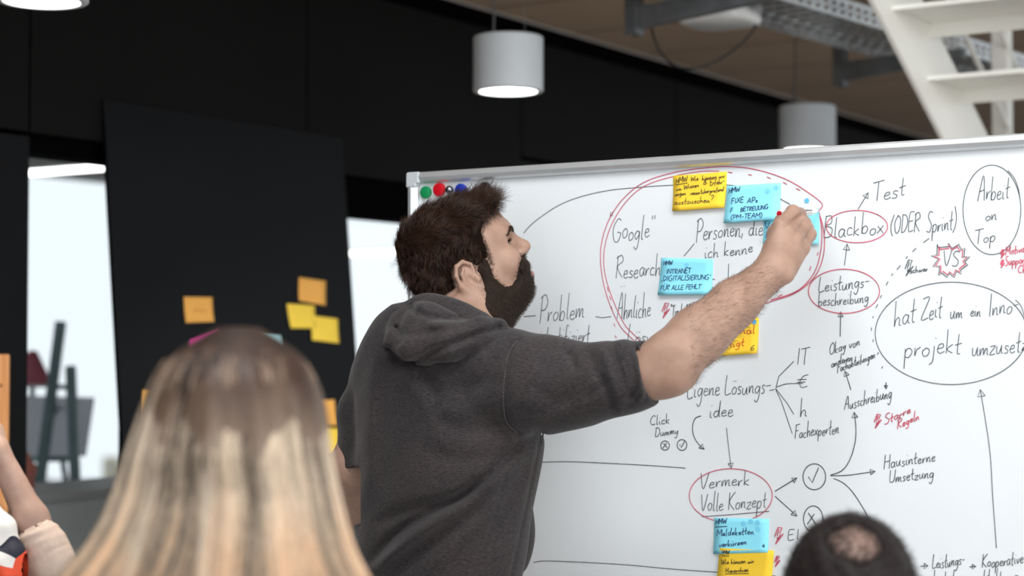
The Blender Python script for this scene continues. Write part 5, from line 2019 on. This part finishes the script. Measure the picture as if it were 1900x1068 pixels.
# pulls below the hood
fold([(742, 690), (775, 735), (810, 790)], 6.0, 15)
fold([(770, 680), (800, 715), (812, 740)], -6.8, 12)
fold([(905, 640), (880, 670), (850, 690), (800, 700)], 5.2, 14)
fold([(925, 660), (905, 690), (885, 725)], -3.8, 10)
fold([(700, 640), (690, 720), (685, 820), (684, 930)], 4.5, 14)
fold([(715, 700), (712, 800), (715, 900)], -3.8, 16)
# hood's own creases
fold([(757, 560), (770, 577), (800, 588), (845, 592), (870, 584)], -7.5, 7)
fold([(735, 612), (760, 622), (790, 618), (830, 610), (880, 590)], -6.0, 9)
fold([(733, 603), (745, 625), (742, 640)], -6.0, 6)
fold([(722, 650), (748, 676), (780, 664), (830, 640), (880, 622), (926, 607)], -11, 7, False)
fold([(790, 600), (830, 602), (870, 598)], 4.5, 9)
# armhole seam
seam = [(962, 632), (950, 648), (942, 675), (937, 720), (938, 765), (946, 788), (962, 802)]
fold(seam, -3.2, 5, False)
# sleeve
fold([(1050, 652), (1062, 668), (1068, 690)], -6, 7)
fold([(1090, 648), (1108, 690), (1130, 735), (1140, 765)], -5, 8)
fold([(1112, 640), (1125, 668), (1140, 715), (1150, 750)], 5, 9)
fold([(1137, 634), (1150, 680), (1168, 730), (1172, 750)], -5, 6.5)
fold([(1158, 630), (1166, 665), (1182, 715), (1192, 742)], 4.5, 7.5)
fold([(1176, 632), (1188, 678), (1202, 730)], -4, 5)
fold([(1080, 740), (1110, 722), (1128, 705)], -4, 9)
fold([(980, 690), (1030, 700), (1080, 690)], 3, 16)
fold([(960, 770), (1010, 762), (1070, 735)], -3.5, 14)
fold([(990, 730), (1040, 740), (1085, 715)], -3, 12)
for x_, a_ in ((1128, -3.5), (1145, 3.5), (1162, -4), (1173, 3.5), (1183, -4), (1193, 3.5), (1201, -3.5)):
    fold([(x_ + 1, 648), (x_ + 6, 662), (x_ + 16, 700), (x_ + 20, 726), (x_ + 14, 742)], a_ * 1.15, 4.6)
fold([(1185, 700), (1175, 728), (1150, 742)], -4, 5)
fold([(1150, 662), (1168, 690), (1172, 720)], -3, 5)
# left sleeve
fold([(640, 752), (652, 765), (658, 780)], -5, 7)
fold([(624, 790), (640, 800), (655, 806)], -5, 6)
fold([(622, 806), (640, 818), (656, 824)], 4, 6)
fold([(622, 824), (640, 836), (655, 845)], -4.5, 6)
# side panel seam and pocket edge
fold([(962, 812), (942, 868), (925, 930), (905, 1000), (884, 1080)], -2.2, 2.6, False)
fold([(1004, 800), (990, 870), (975, 940), (958, 1020), (946, 1070)], -2.5, 3, False)
T.D[ii] += dD
# soft unevenness of the cloth
wob = np.sin(X * 31 + Zz * 17) * np.sin(Zz * 23 - Y * 19) * .0016 + np.sin(X * 57 - Zz * 43) * np.sin(Y * 49 + Zz * 31) * .0009
T.D += wob.astype(np.float32)
# cuffs: cut the sleeves, leave them hollow
ca = (slv[-1] - slv[-2]).normalized()
cn = (J(1217, 690, 2.88) - J(1130, 706, 2.91)).normalized()
T.halfspace(J(1206, 688, 2.885), cn, (0.18, 2.7, 1.25), (0.36, 3.1, 1.6))
T.chain([J(1187, 690, 2.888), J(1240, 684, 2.87)], [.0415, .0430], 0.004, 'sub')
cl = (J(654, 880, 3.19) - J(660, 800, 3.19)).normalized()
cl = Vector((.22, 0, -.97)).normalized()
T.halfspace(J(640, 868, 3.19), cl, (-.42, 3.05, 1.15), (-.262, 3.33, 1.32))
hoodie, hV, hF = T.build('hoodie', M_hood, man, 1)
# seam stitching, cuff and hem ribs
M_stitch = mat('grey_stitching', (0.085, 0.076, 0.075, 1), 0.9, noise=0.2, nscale=200)


def surf_pts(V, line, n):
    """points on the near side of a surface under a frame-pixel line"""
    zz = V[:, 2] - CAM_H
    dp = V[:, 1] * CP + zz * SP
    px = 950 + F_PX * V[:, 0] / dp
    py = 534 - F_PX * (-V[:, 1] * SP + zz * CP) / dp
    out = []
    for x, y in line:
        m_ = np.hypot(px - x, py - y) < 5
        if m_.any():
            k = np.argmin(np.where(m_, V[:, 1], 9))
            out.append(J(x, y, float(V[k, 1])))
    return out


sp_ = surf_pts(hV, smooth_pts([(x - 2.5, y) for x, y in seam], 8), 0)
mb = MB()
for a, c in zip(sp_[:-1], sp_[1:]):
    d_ = c - a
    mb.tube([a + d_ * .1, a + d_ * .8], 0.0008, 5)
mb.build('seam_stitching', M_stitch, hoodie)
# pocket opening at the hem on his right side
M_pocket = mat('black_pocket_lining', (0.008, 0.008, 0.010, 1), 0.9, noise=0.2, nscale=60)
pk = Field(steps((-.02, .003), .12), steps((3.02, .004), 3.30), steps((1.02, .003), 1.24))
pk.chain([J(972, 968, 3.14), J(966, 1000, 3.14), J(958, 1038, 3.14)], [.006, .012, .008], 0.01)
pk.ellipsoid(J(961, 1000, 3.14), (.0125, .03, .038), None, 0.01)
pk.build('pocket_lining', M_pocket, man, 1)

# trousers and shoes, below the frame
M_jeans = mat('dark_jeans', (0.020, 0.024, 0.036, 1), 0.85, noise=0.15, nscale=60)
M_shoe = mat('dark_shoe', (0.02, 0.02, 0.022, 1), 0.6, noise=0.1, nscale=20)
TR = Field(np.arange(pel.x - .26, pel.x + .27, .009), np.arange(pel.y - .22, pel.y + .30, .009), np.arange(.02, 1.03, .010))
TR.loft([(hipz - .06, pel.x, pel.y, .172, .118), (1.0, pel.x, pel.y, .160, .112)], RD, FD, 0.03)
SH = []
for s in (1, -1):
    hp = pel + RD * .09 * s - Z * .03
    kn = hp + FD * .02 - Z * .42 + RD * .015 * s
    an = Vector((kn.x, kn.y, .075)) - FD * .02
    TR.chain([hp, kn, an + Z * .01], [.096, .070, .058], 0.03)
    SH.append(an)
TR.build('trousers', M_jeans, man, 1)
for an in SH:
    F_ = Field(np.arange(an.x - .12, an.x + .25, .006), np.arange(an.y - .12, an.y + .25, .006), np.arange(-.01, .14, .005))
    F_.chain([an - Z * .035 - FD * .03, an - Z * .035 + FD * .10, an - Z * .043 + FD * .165], [.042, .040, .032], 0.02)
    F_.capsule(an - Z * .02, an + Z * .02, .046, .046, 0.02)
    F_.halfspace((0, 0, 0.004), (0, 0, -1), (an.x - .3, an.y - .3, -.1), (an.x + .4, an.y + .4, .2))
    F_.build('shoe', M_shoe, man, 1)

# ---------------------------------------------------------------- the marker in his hand
tip_p = on_plane(1519.5, 391, R(0, BW - 0.0012, 0), -W)
end_p = J(1446, 396.5, 3.030)
ax_ = (tip_p - end_p).normalized()
Lm = (tip_p - end_p).length
M_pw = mat('white_marker_plastic', srgb(240, 241, 242), 0.3, noise=0.02, nscale=60)
M_pr = mat('red_marker_plastic', srgb(200, 30, 48), 0.35, noise=0.03, nscale=60)
mk = thing('whiteboard_marker', 'white whiteboard marker with a red end plug, held in the writing hand', 'marker', end_p)
MB().lathe(end_p, ax_, [(0.0, .0050), (0.0, .0064), (.002, .0068), (Lm - .030, .0068), (Lm - .027, .0060), (Lm - .012, .0040), (Lm - .006, .0022), (Lm - .006, 0)], 28).build('barrel', M_pw, mk, True, angle=40)
MB().lathe(end_p - ax_ * .0012, ax_, [(0.0, 0.0), (0.0, .0044), (.002, .0050)], 24).build('end_plug', M_pr, mk, True, angle=40)
MB().lathe(tip_p - ax_ * .0065, ax_, [(0, .0020), (.0055, .0016), (.0065, 0.0)], 14).build('felt_tip', M_inkr, mk, True)
mb = MB()
toc = (Vector((0, 0, CAM_H)) - end_p).normalized()
s1 = (toc - ax_ * toc.dot(ax_)).normalized()
s2 = ax_.cross(s1)
for (t0, t1, off, hh) in ((.50, .74, .0022, .0004), (.50, .74, -.0020, .0011), (.50, .66, -.0040, .0003)):
    c = end_p + ax_ * Lm * (t0 + t1) / 2
    ang = off / .0068
    nrm_ = (s1 * math.cos(ang) + Z * 0 + s2 * math.sin(ang)).normalized()
    mb.obox(c + nrm_ * .00685, ax_ * Lm * (t1 - t0) / 2, nrm_.cross(ax_) * hh, nrm_ * .00012)
M_print = mat('grey_print', (0.10, 0.10, 0.11, 1), 0.6, noise=0.3, nscale=400)
mb.build('printed_lines', M_print, mk)
# ================================================================ people in the foreground
# ---------------------------------------------------------------- blonde woman, seen from behind
WY = 1.78
wm = thing('person', 'woman with long straight brown to blonde hair seen from behind in the foreground', 'person', (J(430, 1068, WY).x, WY, 0))
M_skin2 = skin_mat('skin_woman', (0.36, 0.225, 0.175, 1), (0.43, 0.285, 0.23, 1))
cx = J(432, 1068, WY).x
wc = J(438, 812, WY)
FW = Field(np.arange(cx - .27, cx + .28, .008), np.arange(WY - .2, WY + .62, .008), np.arange(-.01, 1.48, .008))
FW.ellipsoid(wc + Vector((0, .015, 0)), (.066, .083, .092), None, 0)
FW.ellipsoid(wc + Vector((0, .06, -.06)), (.05, .05, .055), None, .02)
FW.ellipsoid(wc + Vector((0, .115, -.03)), (.010, .014, .018), None, .01)
nb = Vector((cx, WY, 1.19))
FW.capsule(wc + Vector((0, 0, -.07)), nb, .045, .055, .03)
for s in (-1, 1):
    sh = Vector((cx + s * .15, WY + .01, 1.13))
    FW.capsule(nb - Z * .02, sh, .05, .048, .04)
    el = sh + Vector((s * .03, .06, -.25))
    ha = el + Vector((-s * .06, .22, .02))
    FW.chain([sh, el, ha], [.045, .036, .024], .02)
    for k in range(4):
        p = ha + Vector((-s * .01 * k + s * .012, .02, 0))
        FW.chain([p, p + Vector((-s * .006, .04 + .006 * (k % 2), -.004)), p + Vector((-s * .006, .068, -.018))], [.010, .009, .008], .004)
    FW.chain([ha, ha + Vector((-s * .035, .02, .012)), ha + Vector((-s * .045, .045, .008))], [.012, .010, .009], .006)
    hpw = Vector((cx + s * .08, WY + .02, .68))
    kn = hpw + Vector((s * .02, .40, .0))
    an = kn + Vector((0, -.10, -.60))
    FW.chain([hpw, kn, an], [.085, .058, .04], .02)
    FW.capsule(an, an + Vector((0, .14, -.045)), .034, .026, .02)
FW.loft([(.64, cx, WY, .16, .11), (.85, cx, WY, .135, .095), (1.05, cx, WY, .155, .105), (1.17, cx, WY, .11, .08)], (1, 0), (0, 1), .03)
FW.build('body', M_skin2, wm, 1)
M_top = mat('pale_top', srgb(208, 186, 166), 0.85, noise=0.06, nscale=40)
FT = Field(np.arange(cx - .27, cx + .28, .007), np.arange(WY - .2, WY + .2, .007), np.arange(.66, 1.24, .007))
FT.loft([(.70, cx, WY, .172, .122), (.85, cx, WY, .147, .107), (1.05, cx, WY, .167, .117), (1.17, cx, WY, .12, .09)], (1, 0), (0, 1), .03)
for s in (-1, 1):
    sh = Vector((cx + s * .15, WY + .01, 1.13))
    FT.capsule(nb - Z * .03, sh, .056, .056, .04)
    FT.capsule(sh, sh + Vector((s * .022, .045, -.19)), .053, .046, .02)
FT.build('top', M_top, wm, 1)
FP = Field(np.arange(cx - .23, cx + .24, .01), np.arange(WY - .16, WY + .56, .01), np.arange(.08, .84, .01))
FP.loft([(.60, cx, WY, .178, .128), (.74, cx, WY, .168, .118)], (1, 0), (0, 1), .03)
for s in (-1, 1):
    hpw = Vector((cx + s * .08, WY + .02, .68))
    kn = hpw + Vector((s * .02, .40, .0))
    an = kn + Vector((0, -.09, -.52))
    FP.chain([hpw, kn, an], [.095, .067, .052], .02)
FP.build('trousers', M_jeans, wm, 1)

# hair: a lofted fall of hair, then strands lying along it
hst = [(612, 425, 458, .5), (622, 385, 495, .62), (640, 340, 534, .8), (665, 312, 558, .92), (700, 290, 577, .98), (760, 266, 594, .92), (840, 248, 612, .72), (900, 236, 630, .60), (950, 220, 644, .54),
       (1000, 192, 662, .46), (1040, 160, 684, .42), (1068, 138, 702, .40), (1130, 118, 722, .36), (1190, 112, 728, .34)]
HW_ = []
for py, L, Rr, q in hst:
    a, c = J(L, py, WY), J(Rr, py, WY)
    hw = (c.x - a.x) / 2
    yc = WY + np.interp(py, [612, 760, 900, 1068, 1190], [.005, .01, -.045, -.085, -.10])
    HW_.append((a.z, (a.x + c.x) / 2, yc, hw, min(hw * q * 1.15, .115) if py < 900 else .055 + .0 * hw))
HFd = Field(np.arange(cx - .24, cx + .25, .004), np.arange(WY - .22, WY + .16, .004), np.arange(1.14, 1.49, .004))
HFd.loft(HW_, (1, 0), (0, 1), 0)
HFd.ellipsoid(J(440, 790, WY) + Vector((0, .008, 0)), (.0825, .098, .0915), None, .02)
X, Y, Zz = HFd.grid((slice(None),) * 3)
fan = np.clip((1.46 - Zz) / .3, 0, 1.2)
th = (X - cx) / (.07 + .11 * fan)
HFd.D += ((np.sin(th * 13 + 1.3 * np.sin(Zz * 9)) * .0032 + np.sin(th * 29 + .7) * .0018) * np.clip((1.45 - Zz) / .08, 0, 1)).astype(np.float32)
HFd.ellipsoid(wc + Vector((0, .105, -.05)), (.052, .06, .085), None, .01, 'sub')
zs_ = [(0.0, srgb(216, 182, 150)), (0.30, srgb(212, 194, 172)), (0.44, srgb(196, 180, 160)), (0.68, srgb(138, 116, 99)), (0.90, srgb(78, 54, 41)), (1.0, srgb(56, 36, 26))]


def zmat(name, k, dz=0.0):
    return hair_mat(name, [(0, (k * .70, k * .66, k * .64, 1)), (1, (k * 1.0, k * .98, k * .96, 1))], 0.5, 1.20 + dz, 1.462 + dz, zs_, 0.38)


M_whb = zmat('ombre_hair_base', 0.62)
hb, V, Fq = HFd.build('hair', M_whb, wm, 1)
for n_ in M_whb.node_tree.nodes:                # the solid fall has no strands of its own to pick a tone from
    if n_.type == 'HAIR_INFO':
        nzb = M_whb.node_tree.nodes.new('ShaderNodeTexNoise')
        nzb.inputs['Scale'].default_value = 1.0
        mpb = M_whb.node_tree.nodes.new('ShaderNodeMapping')
        mpb.inputs['Scale'].default_value = (120, 120, 5)
        tcb = M_whb.node_tree.nodes.new('ShaderNodeTexCoord')
        M_whb.node_tree.links.new(tcb.outputs['Object'], mpb.inputs[0])
        M_whb.node_tree.links.new(mpb.outputs[0], nzb.inputs['Vector'])
        M_whb.node_tree.links.new(nzb.outputs['Fac'], n_.outputs['Random'].links[0].to_socket)
zst = np.array([q[0] for q in HW_][::-1])
arr = np.array([q[1:] for q in HW_][::-1])
ns, kk = 5200, 22
ang = rng.uniform(math.pi * .92, math.pi * 2.08, ns)
clump = np.sort(rng.uniform(math.pi * .9, math.pi * 2.1, 60))
ang0 = ang.copy()
near_ = clump[np.clip(np.searchsorted(clump, ang), 0, 59)]
ang = ang * .55 + near_ * .45
dep_ = rng.uniform(-.002, .004, ns)
ztop = np.interp(np.abs(np.cos(ang)), [0, 1], [1.468, 1.44]) - np.abs(rng.normal(0, .035, ns))
zend = 1.135 + rng.uniform(-.01, .14, ns) * (rng.random(ns) < .25)
tt = np.linspace(0, 1, kk)
zz = ztop[:, None] * (1 - tt) + zend[:, None] * tt
wv = rng.normal(0, .05, ns)[:, None] * np.sin(tt * math.pi * rng.uniform(.5, 1.6, ns)[:, None] + rng.uniform(0, 6, ns)[:, None])
aa = ang[:, None] + wv
cxs, cys = np.interp(zz, zst, arr[:, 0]), np.interp(zz, zst, arr[:, 1])
a_, b_ = np.interp(zz, zst, arr[:, 2]) + dep_[:, None], np.interp(zz, zst, arr[:, 3]) + dep_[:, None]
G = np.stack([cxs + a_ * np.cos(aa), cys + b_ * np.sin(aa), zz], 2)
ctone = rng.random(60)[np.clip(np.searchsorted(clump, ang0), 0, 59)] + rng.normal(0, .12, ns)
for nm_, sel, k_, dz_ in (('dark_strands', ctone < .36, .30, -.03), ('mid_strands', (ctone >= .36) & (ctone < .6), .74, .025), ('light_strands', ctone >= .6, 1.12, .055)):
    strands(nm_, G[sel], zmat('ombre_' + nm_, k_, dz_), hb, .00035, .0002)

# ---------------------------------------------------------------- man with thinning dark hair, lower right
MY = 2.2
mp_ = thing('person', 'man with short dark hair and a bald crown seen from behind at lower right', 'person', (J(1576, 1068, MY).x, MY, 0))
M_skin3 = skin_mat('skin_audience', (0.24, 0.150, 0.122, 1), (0.30, 0.195, 0.16, 1), 0.05)
hc3 = J(1578, 1092, MY)
hx3 = hc3.x
top3 = J(1570, 952, MY).z
hc3.z = top3 - .108
FM = Field(np.arange(hx3 - .28, hx3 + .29, .007), np.arange(MY - .2, MY + .62, .007), np.arange(-.01, top3 + .02, .007))
FM.ellipsoid(hc3, (.073, .094, .100), None, 0)
FM.ellipsoid(hc3 + Vector((0, .055, -.07)), (.055, .055, .06), None, .02)
FM.ellipsoid(hc3 + Vector((0, .112, -.045)), (.011, .016, .020), None, .01)
for s in (-1, 1):
    FM.ellipsoid(hc3 + Vector((s * .077, 0, -.03)), (.008, .017, .03), None, .006)
nb3 = Vector((hx3, MY - .02, hc3.z - .20))
FM.capsule(hc3 + Vector((0, -.015, -.08)), nb3, .055, .06, .03)
FM.loft([(.42, hx3, MY - .02, .175, .125), (.70, hx3, MY - .02, .16, .11), (nb3.z - .10, hx3, MY - .02, .18, .115), (nb3.z, hx3, MY - .02, .10, .08)], (1, 0), (0, 1), .03)
M_shirt = mat('dark_shirt', (0.03, 0.035, 0.05, 1), 0.85, noise=0.15, nscale=50)
FS = Field(np.arange(hx3 - .30, hx3 + .31, .008), np.arange(MY - .2, MY + .25, .008), np.arange(.44, nb3.z + .05, .008))
FS.loft([(.50, hx3, MY - .02, .187, .137), (.70, hx3, MY - .02, .172, .122), (nb3.z - .10, hx3, MY - .02, .192, .127), (nb3.z, hx3, MY - .02, .11, .09)], (1, 0), (0, 1), .03)
FPm = Field(np.arange(hx3 - .25, hx3 + .26, .01), np.arange(MY - .2, MY + .58, .01), np.arange(.08, .60, .01))
FPm.loft([(.40, hx3, MY - .02, .187, .137), (.52, hx3, MY - .02, .18, .13)], (1, 0), (0, 1), .03)
for s in (-1, 1):
    sh = Vector((hx3 + s * .18, MY - .01, nb3.z - .07))
    el = sh + Vector((s * .03, .08, -.27))
    ha = el + Vector((-s * .07, .22, .0))
    FM.capsule(nb3 - Z * .03, sh, .055, .052, .04)
    FM.chain([sh, el, ha], [.05, .04, .027], .02)
    for k in range(4):
        p = ha + Vector((-s * .011 * k + s * .014, .02, 0))
        FM.chain([p, p + Vector((-s * .006, .045 + .006 * (k % 2), -.004)), p + Vector((-s * .006, .075, -.02))], [.011, .010, .009], .004)
    FM.chain([ha, ha + Vector((-s * .038, .02, .014)), ha + Vector((-s * .05, .05, .01))], [.014, .012, .010], .006)
    FS.capsule(nb3 - Z * .03, sh, .063, .06, .04)
    FS.chain([sh, el, el.lerp(ha, .75)], [.058, .05, .038], .02)
    hpm = Vector((hx3 + s * .09, MY, .47))
    kn = hpm + Vector((s * .03, .42, .02))
    an = kn + Vector((0, -.06, -.41))
    FM.chain([hpm, kn, an], [.085, .06, .042], .02)
    FM.capsule(an, an + Vector((0, .15, -.045)), .036, .028, .02)
    FPm.chain([hpm, kn, an + Z * .02], [.095, .068, .055], .02)
_, m3V, m3F = FM.build('body', M_skin3, mp_, 1)
FS.build('shirt', M_shirt, mp_, 1)
FPm.build('trousers', M_jeans, mp_, 1)
FH = Field(np.arange(hx3 - .10, hx3 + .10, .003), np.arange(MY - .13, MY + .13, .003), np.arange(hc3.z - .1, top3 + .02, .003))
FH.ellipsoid(hc3, (.0815, .101, .107), None, 0)
bald = J(1590, 1006, MY - .055)
FH.ellipsoid(bald, (.030, .05, .020), None, .016, 'sub')
FH.halfspace(hc3 + Vector((0, .06, .02)), Vector((0, .9, -.45)).normalized(), (hx3 - .2, MY - .2, .9), (hx3 + .2, MY + .2, 1.5), .01)
X, Y, Zz = FH.grid((slice(None),) * 3)
FH.D += (np.sin(X * 150 + Zz * 60) * np.sin(Y * 120 - Zz * 90) * .0016).astype(np.float32)
M_dkb = mat('dark_hair_base', (0.010, 0.007, 0.007, 1), 0.6, color2=(0.018, 0.012, 0.011, 1), nscale=80, spec=0.3)
h3, V, Fq = FH.build('hair', M_dkb, mp_, 1)
bl = np.array(bald)
P, N = faces_sample(m3V, m3F, 6500, lambda c: (np.linalg.norm((c - bl) * np.array([1, .5, 1.3]), axis=1) < .052) * (c[:, 2] > top3 - .13) * np.clip(np.linalg.norm((c - bl) * np.array([1, .5, 1.3]), axis=1) / .042, .30, 1) ** 1.4 + 1e-12)
M_dks = hair_mat('dark_hair_strands', [(0, (.006, .0045, .0045, 1)), (.6, (.016, .010, .009, 1)), (1, (.04, .028, .024, 1))], 0.45)
strands('hair_strands', grow(P, N, lambda p: np.tile(np.array((.35, .2, .1)), (len(p), 1)) + rng.normal(0, .35, (len(p), 3)), 0.013, 5, .35, .25), M_dks, h3, .0002, .0001)
P, N = faces_sample(V, Fq, 8000, lambda c: np.clip((np.linalg.norm((c - bl) * np.array([1, .5, 1.3]), axis=1) - .012) / .03, 0.12, 1))
G = grow(P, N, lambda p: np.tile(np.array((.25, .3, .05)), (len(p), 1)) + rng.normal(0, .3, (len(p), 3)), 0.011, 5, .7, .3)
strands('hair_strands', G, M_dks, h3, .0002, .0001)

# ---------------------------------------------------------------- woman at the left edge, cheek on her hand
LY = 3.80
wl_ = thing('person', 'person at the left edge with raised bare forearm, pale pushed-up sleeve and patterned scarf', 'person', (J(-70, 1068, LY).x, LY, 0))
lx = J(-118, 1068, LY).x
hd = Vector((lx - .02, LY + .02, 1.31))
FL = Field(steps((lx - .30, .009), (J(-60, 900, LY).x, .0032), J(150, 900, LY).x), steps((LY - .24, .006), (LY - .12, .0036), (LY + .08, .008), LY + .60), steps((-.01, .012), (1.0, .004), 1.45))
FL.ellipsoid(hd, (.072, .088, .100), None, 0)
FL.ellipsoid(hd + Vector((.01, .055, -.06)), (.05, .052, .055), None, .02)
FL.ellipsoid(hd + Vector((.012, .112, -.03)), (.010, .015, .018), None, .01)
nb4 = Vector((lx - .02, LY, 1.10))
FL.capsule(hd + Vector((0, -.01, -.07)), nb4, .046, .052, .03)
FL.loft([(.45, lx, LY, .165, .115), (.70, lx, LY, .135, .10), (.97, lx, LY, .16, .11), (1.08, lx, LY, .10, .08)], (1, 0), (0, 1), .03)
eL = J(98, 1045, LY - .06)
wL = J(-3, 838, LY - .03)
shR = Vector((lx + .15, LY + .0, 1.03))
FL.capsule(nb4 - Z * .03, shR, .05, .048, .04)
FL.chain([shR, eL], [.045, .036], .02)
FL.chain([eL, eL.lerp(wL, .4), wL], [.0340, .0335, .0235], .02)
hnd = wL + (wL - eL).normalized() * .045 + Vector((0, .02, 0))
FL.capsule(wL, hnd, .0215, .026, .014)
for k in range(4):
    p = hnd + Vector((.010 - .013 * k, -.012 + .008 * k, .012))
    FL.chain([p, p + Vector((-.012, .006, .034 + .005 * (k in (1, 2)))), p + Vector((-.035, .012, .052 + .004 * (k in (1, 2)))), p + Vector((-.05, .02, .05))], [.0098, .009, .0085, .007], .004)
FL.chain([hnd + Vector((-.012, .012, -.02)), hnd + Vector((-.036, .03, .0)), hnd + Vector((-.05, .035, .025))], [.012, .0105, .009], .006)
shL = Vector((lx - .16, LY, 1.03))
eLL = shL + Vector((-.03, .08, -.26))
FL.capsule(nb4 - Z * .03, shL, .05, .048, .04)
FL.chain([shL, eLL, eLL + Vector((.1, .2, .0))], [.045, .036, .026], .02)
for k in range(4):
    p = eLL + Vector((.1, .21, .0)) + Vector((.012 * k - .018, .02, 0))
    FL.chain([p, p + Vector((.004, .04 + .006 * (k % 2), -.004)), p + Vector((.006, .066, -.02))], [.010, .009, .008], .004)
FL.chain([eLL + Vector((.1, .2, 0)), eLL + Vector((.14, .225, .012)), eLL + Vector((.15, .25, .01))], [.012, .010, .009], .006)
for s in (-1, 1):
    hpm = Vector((lx + s * .085, LY + .02, .50))
    kn = hpm + Vector((s * .03, .40, .02))
    an = kn + Vector((0, -.06, -.44))
    FL.chain([hpm, kn, an], [.085, .058, .04], .02)
    FL.capsule(an, an + Vector((0, .14, -.045)), .034, .026, .02)
FL.build('body', M_skin2, wl_, 1)
# blouse with a pushed-up sleeve
M_blouse = mat('pale_peach_blouse', srgb(196, 174, 160), 0.85, noise=0.05, nscale=60, bump=0.2, bscale=300)
FB = Field(steps((lx - .28, .008), (J(20, 1000, LY).x, .0036), J(160, 1000, LY).x), steps((LY - .2, .005), (LY + .06, .008), LY + .2), steps((.42, .010), (.98, .0036), 1.22))
FB.loft([(.46, lx, LY, .177, .127), (.70, lx, LY, .147, .112), (.97, lx, LY, .172, .122), (1.07, lx, LY, .10, .09)], (1, 0), (0, 1), .03)
FB.capsule(nb4 - Z * .04, shR, .056, .056, .04)
FB.capsule(nb4 - Z * .04, shL, .056, .056, .04)
FB.chain([shL, eLL], [.055, .048], .02)
FB.chain([shR, eL], [.056, .046], .02)
cuff = J(66, 985, LY - .055)
FB.chain([eL, J(84, 1012, LY - .058), cuff], [.0455, .0440, .0385], .01)
dirc = (cuff - eL).normalized()
sidec = dirc.cross(Vector((0, 1, 0))).normalized()
for k, (t, amp) in enumerate(((.95, .0035), (.62, .004), (.34, .004), (.10, .003))):
    c = eL.lerp(cuff, t)
    for i in range(24):
        a0, a1 = 2 * math.pi * i / 24, 2 * math.pi * (i + 1) / 24
        q = [c + (sidec * math.cos(a) + Vector((0, 1, 0)) * math.sin(a)) * (.0405 + .004 * (1 - t)) + dirc * .008 * math.cos(a + k * .7) for a in (a0, a1)]
        FB.capsule(q[0], q[1], amp, amp, .006)
FB.halfspace(cuff + dirc * .010, dirc, (J(-60, 900, LY).x, LY - .2, 1.0), (J(170, 900, LY).x, LY + .1, 1.3))
FB.capsule(J(86, 1020, LY - .057), cuff + dirc * .05, .0345, .0345, .003, 'sub')
FB.build('blouse', M_blouse, wl_, 1)
# hair
M_wh2 = hair_mat('ash_blonde_hair', [(0, srgb(96, 74, 56)), (.5, srgb(150, 122, 92)), (1, srgb(196, 168, 130))], .5)
M_wh2b = mat('ash_blonde_base', srgb(120, 96, 72), .6, color2=srgb(168, 140, 104), nscale=3, stretch=(40, 40, 2))
FZ = Field(np.arange(lx - .14, lx + .19, .006), np.arange(LY - .14, LY + .16, .006), np.arange(1.03, 1.44, .006))
FZ.ellipsoid(hd + Vector((0, -.012, .006)), (.086, .098, .110), None, 0)
FZ.chain([hd + Vector((-.05, -.03, -.06)), hd + Vector((-.06, -.05, -.24))], [.045, .04], .03)
FZ.chain([hd + Vector((.035, -.045, -.06)), J(-8, 985, LY - .07)], [.045, .026], .03)
FZ.ellipsoid(hd + Vector((.01, .10, -.03)), (.06, .06, .085), None, .02, 'sub')
hz4, V, Fq = FZ.build('hair', M_wh2b, wl_, 1)
P, N = faces_sample(V, Fq, 2500)
strands('hair_strands', grow(P, N, lambda p: np.tile(np.array((.02, -.05, -1.0)), (len(p), 1)) + rng.normal(0, .1, (len(p), 3)), .06, 6, .15, .1), M_wh2, hz4, .0003, .00015)
# scarf with bold orange, white and navy shapes
M_scarf = bpy.data.materials.new('patterned_scarf')
M_scarf.use_nodes = True
nt = M_scarf.node_tree
b = nt.nodes['Principled BSDF']
b.inputs['Roughness'].default_value = .7
tc = nt.nodes.new('ShaderNodeTexCoord')
vo = nt.nodes.new('ShaderNodeTexVoronoi')
vo.inputs['Scale'].default_value = 11.0
vo.inputs['Randomness'].default_value = 0.9
nt.links.new(tc.outputs['Object'], vo.inputs['Vector'])
sp = nt.nodes.new('ShaderNodeSeparateColor')
nt.links.new(vo.outputs['Color'], sp.inputs[0])
rp = nt.nodes.new('ShaderNodeValToRGB')
rp.color_ramp.interpolation = 'CONSTANT'
el = rp.color_ramp.elements
el[0].position, el[0].color = 0.0, srgb(20, 22, 42)
el[1].position, el[1].color = 0.42, srgb(226, 78, 42)
e = el.new(0.68)
e.color = srgb(226, 222, 218)
nt.links.new(sp.outputs[0], rp.inputs[0])
nt.links.new(rp.outputs[0], b.inputs['Base Color'])
FC = Field(np.arange(lx - .16, J(80, 1000, LY).x, .0036), np.arange(LY - .20, LY + .14, .0036), np.arange(.90, 1.20, .0036))
for i in range(20):
    a0, a1 = 2 * math.pi * i / 20, 2 * math.pi * (i + 1) / 20
    q = [nb4 + Vector((.085 * math.cos(a), .078 * math.sin(a) - .005, -.012 + .012 * math.sin(2 * a))) for a in (a0, a1)]
    FC.capsule(q[0], q[1], .030, .030, .02)
FC.chain([J(-50, 930, LY - .07), J(-6, 985, LY - .11), J(16, 1050, LY - .13), J(22, 1130, LY - .13)], [.036, .034, .036, .038], .02)
FC.chain([J(-70, 950, LY - .09), J(-34, 1030, LY - .13), J(-30, 1110, LY - .135)], [.036, .038, .040], .012)
X, Y, Zz = FC.grid((slice(None),) * 3)
FC.D += (np.sin(X * 120 + Zz * 70) * .0025 + np.sin(Zz * 110 - X * 40) * .002).astype(np.float32)
FC.build('scarf', M_scarf, wl_, 1)
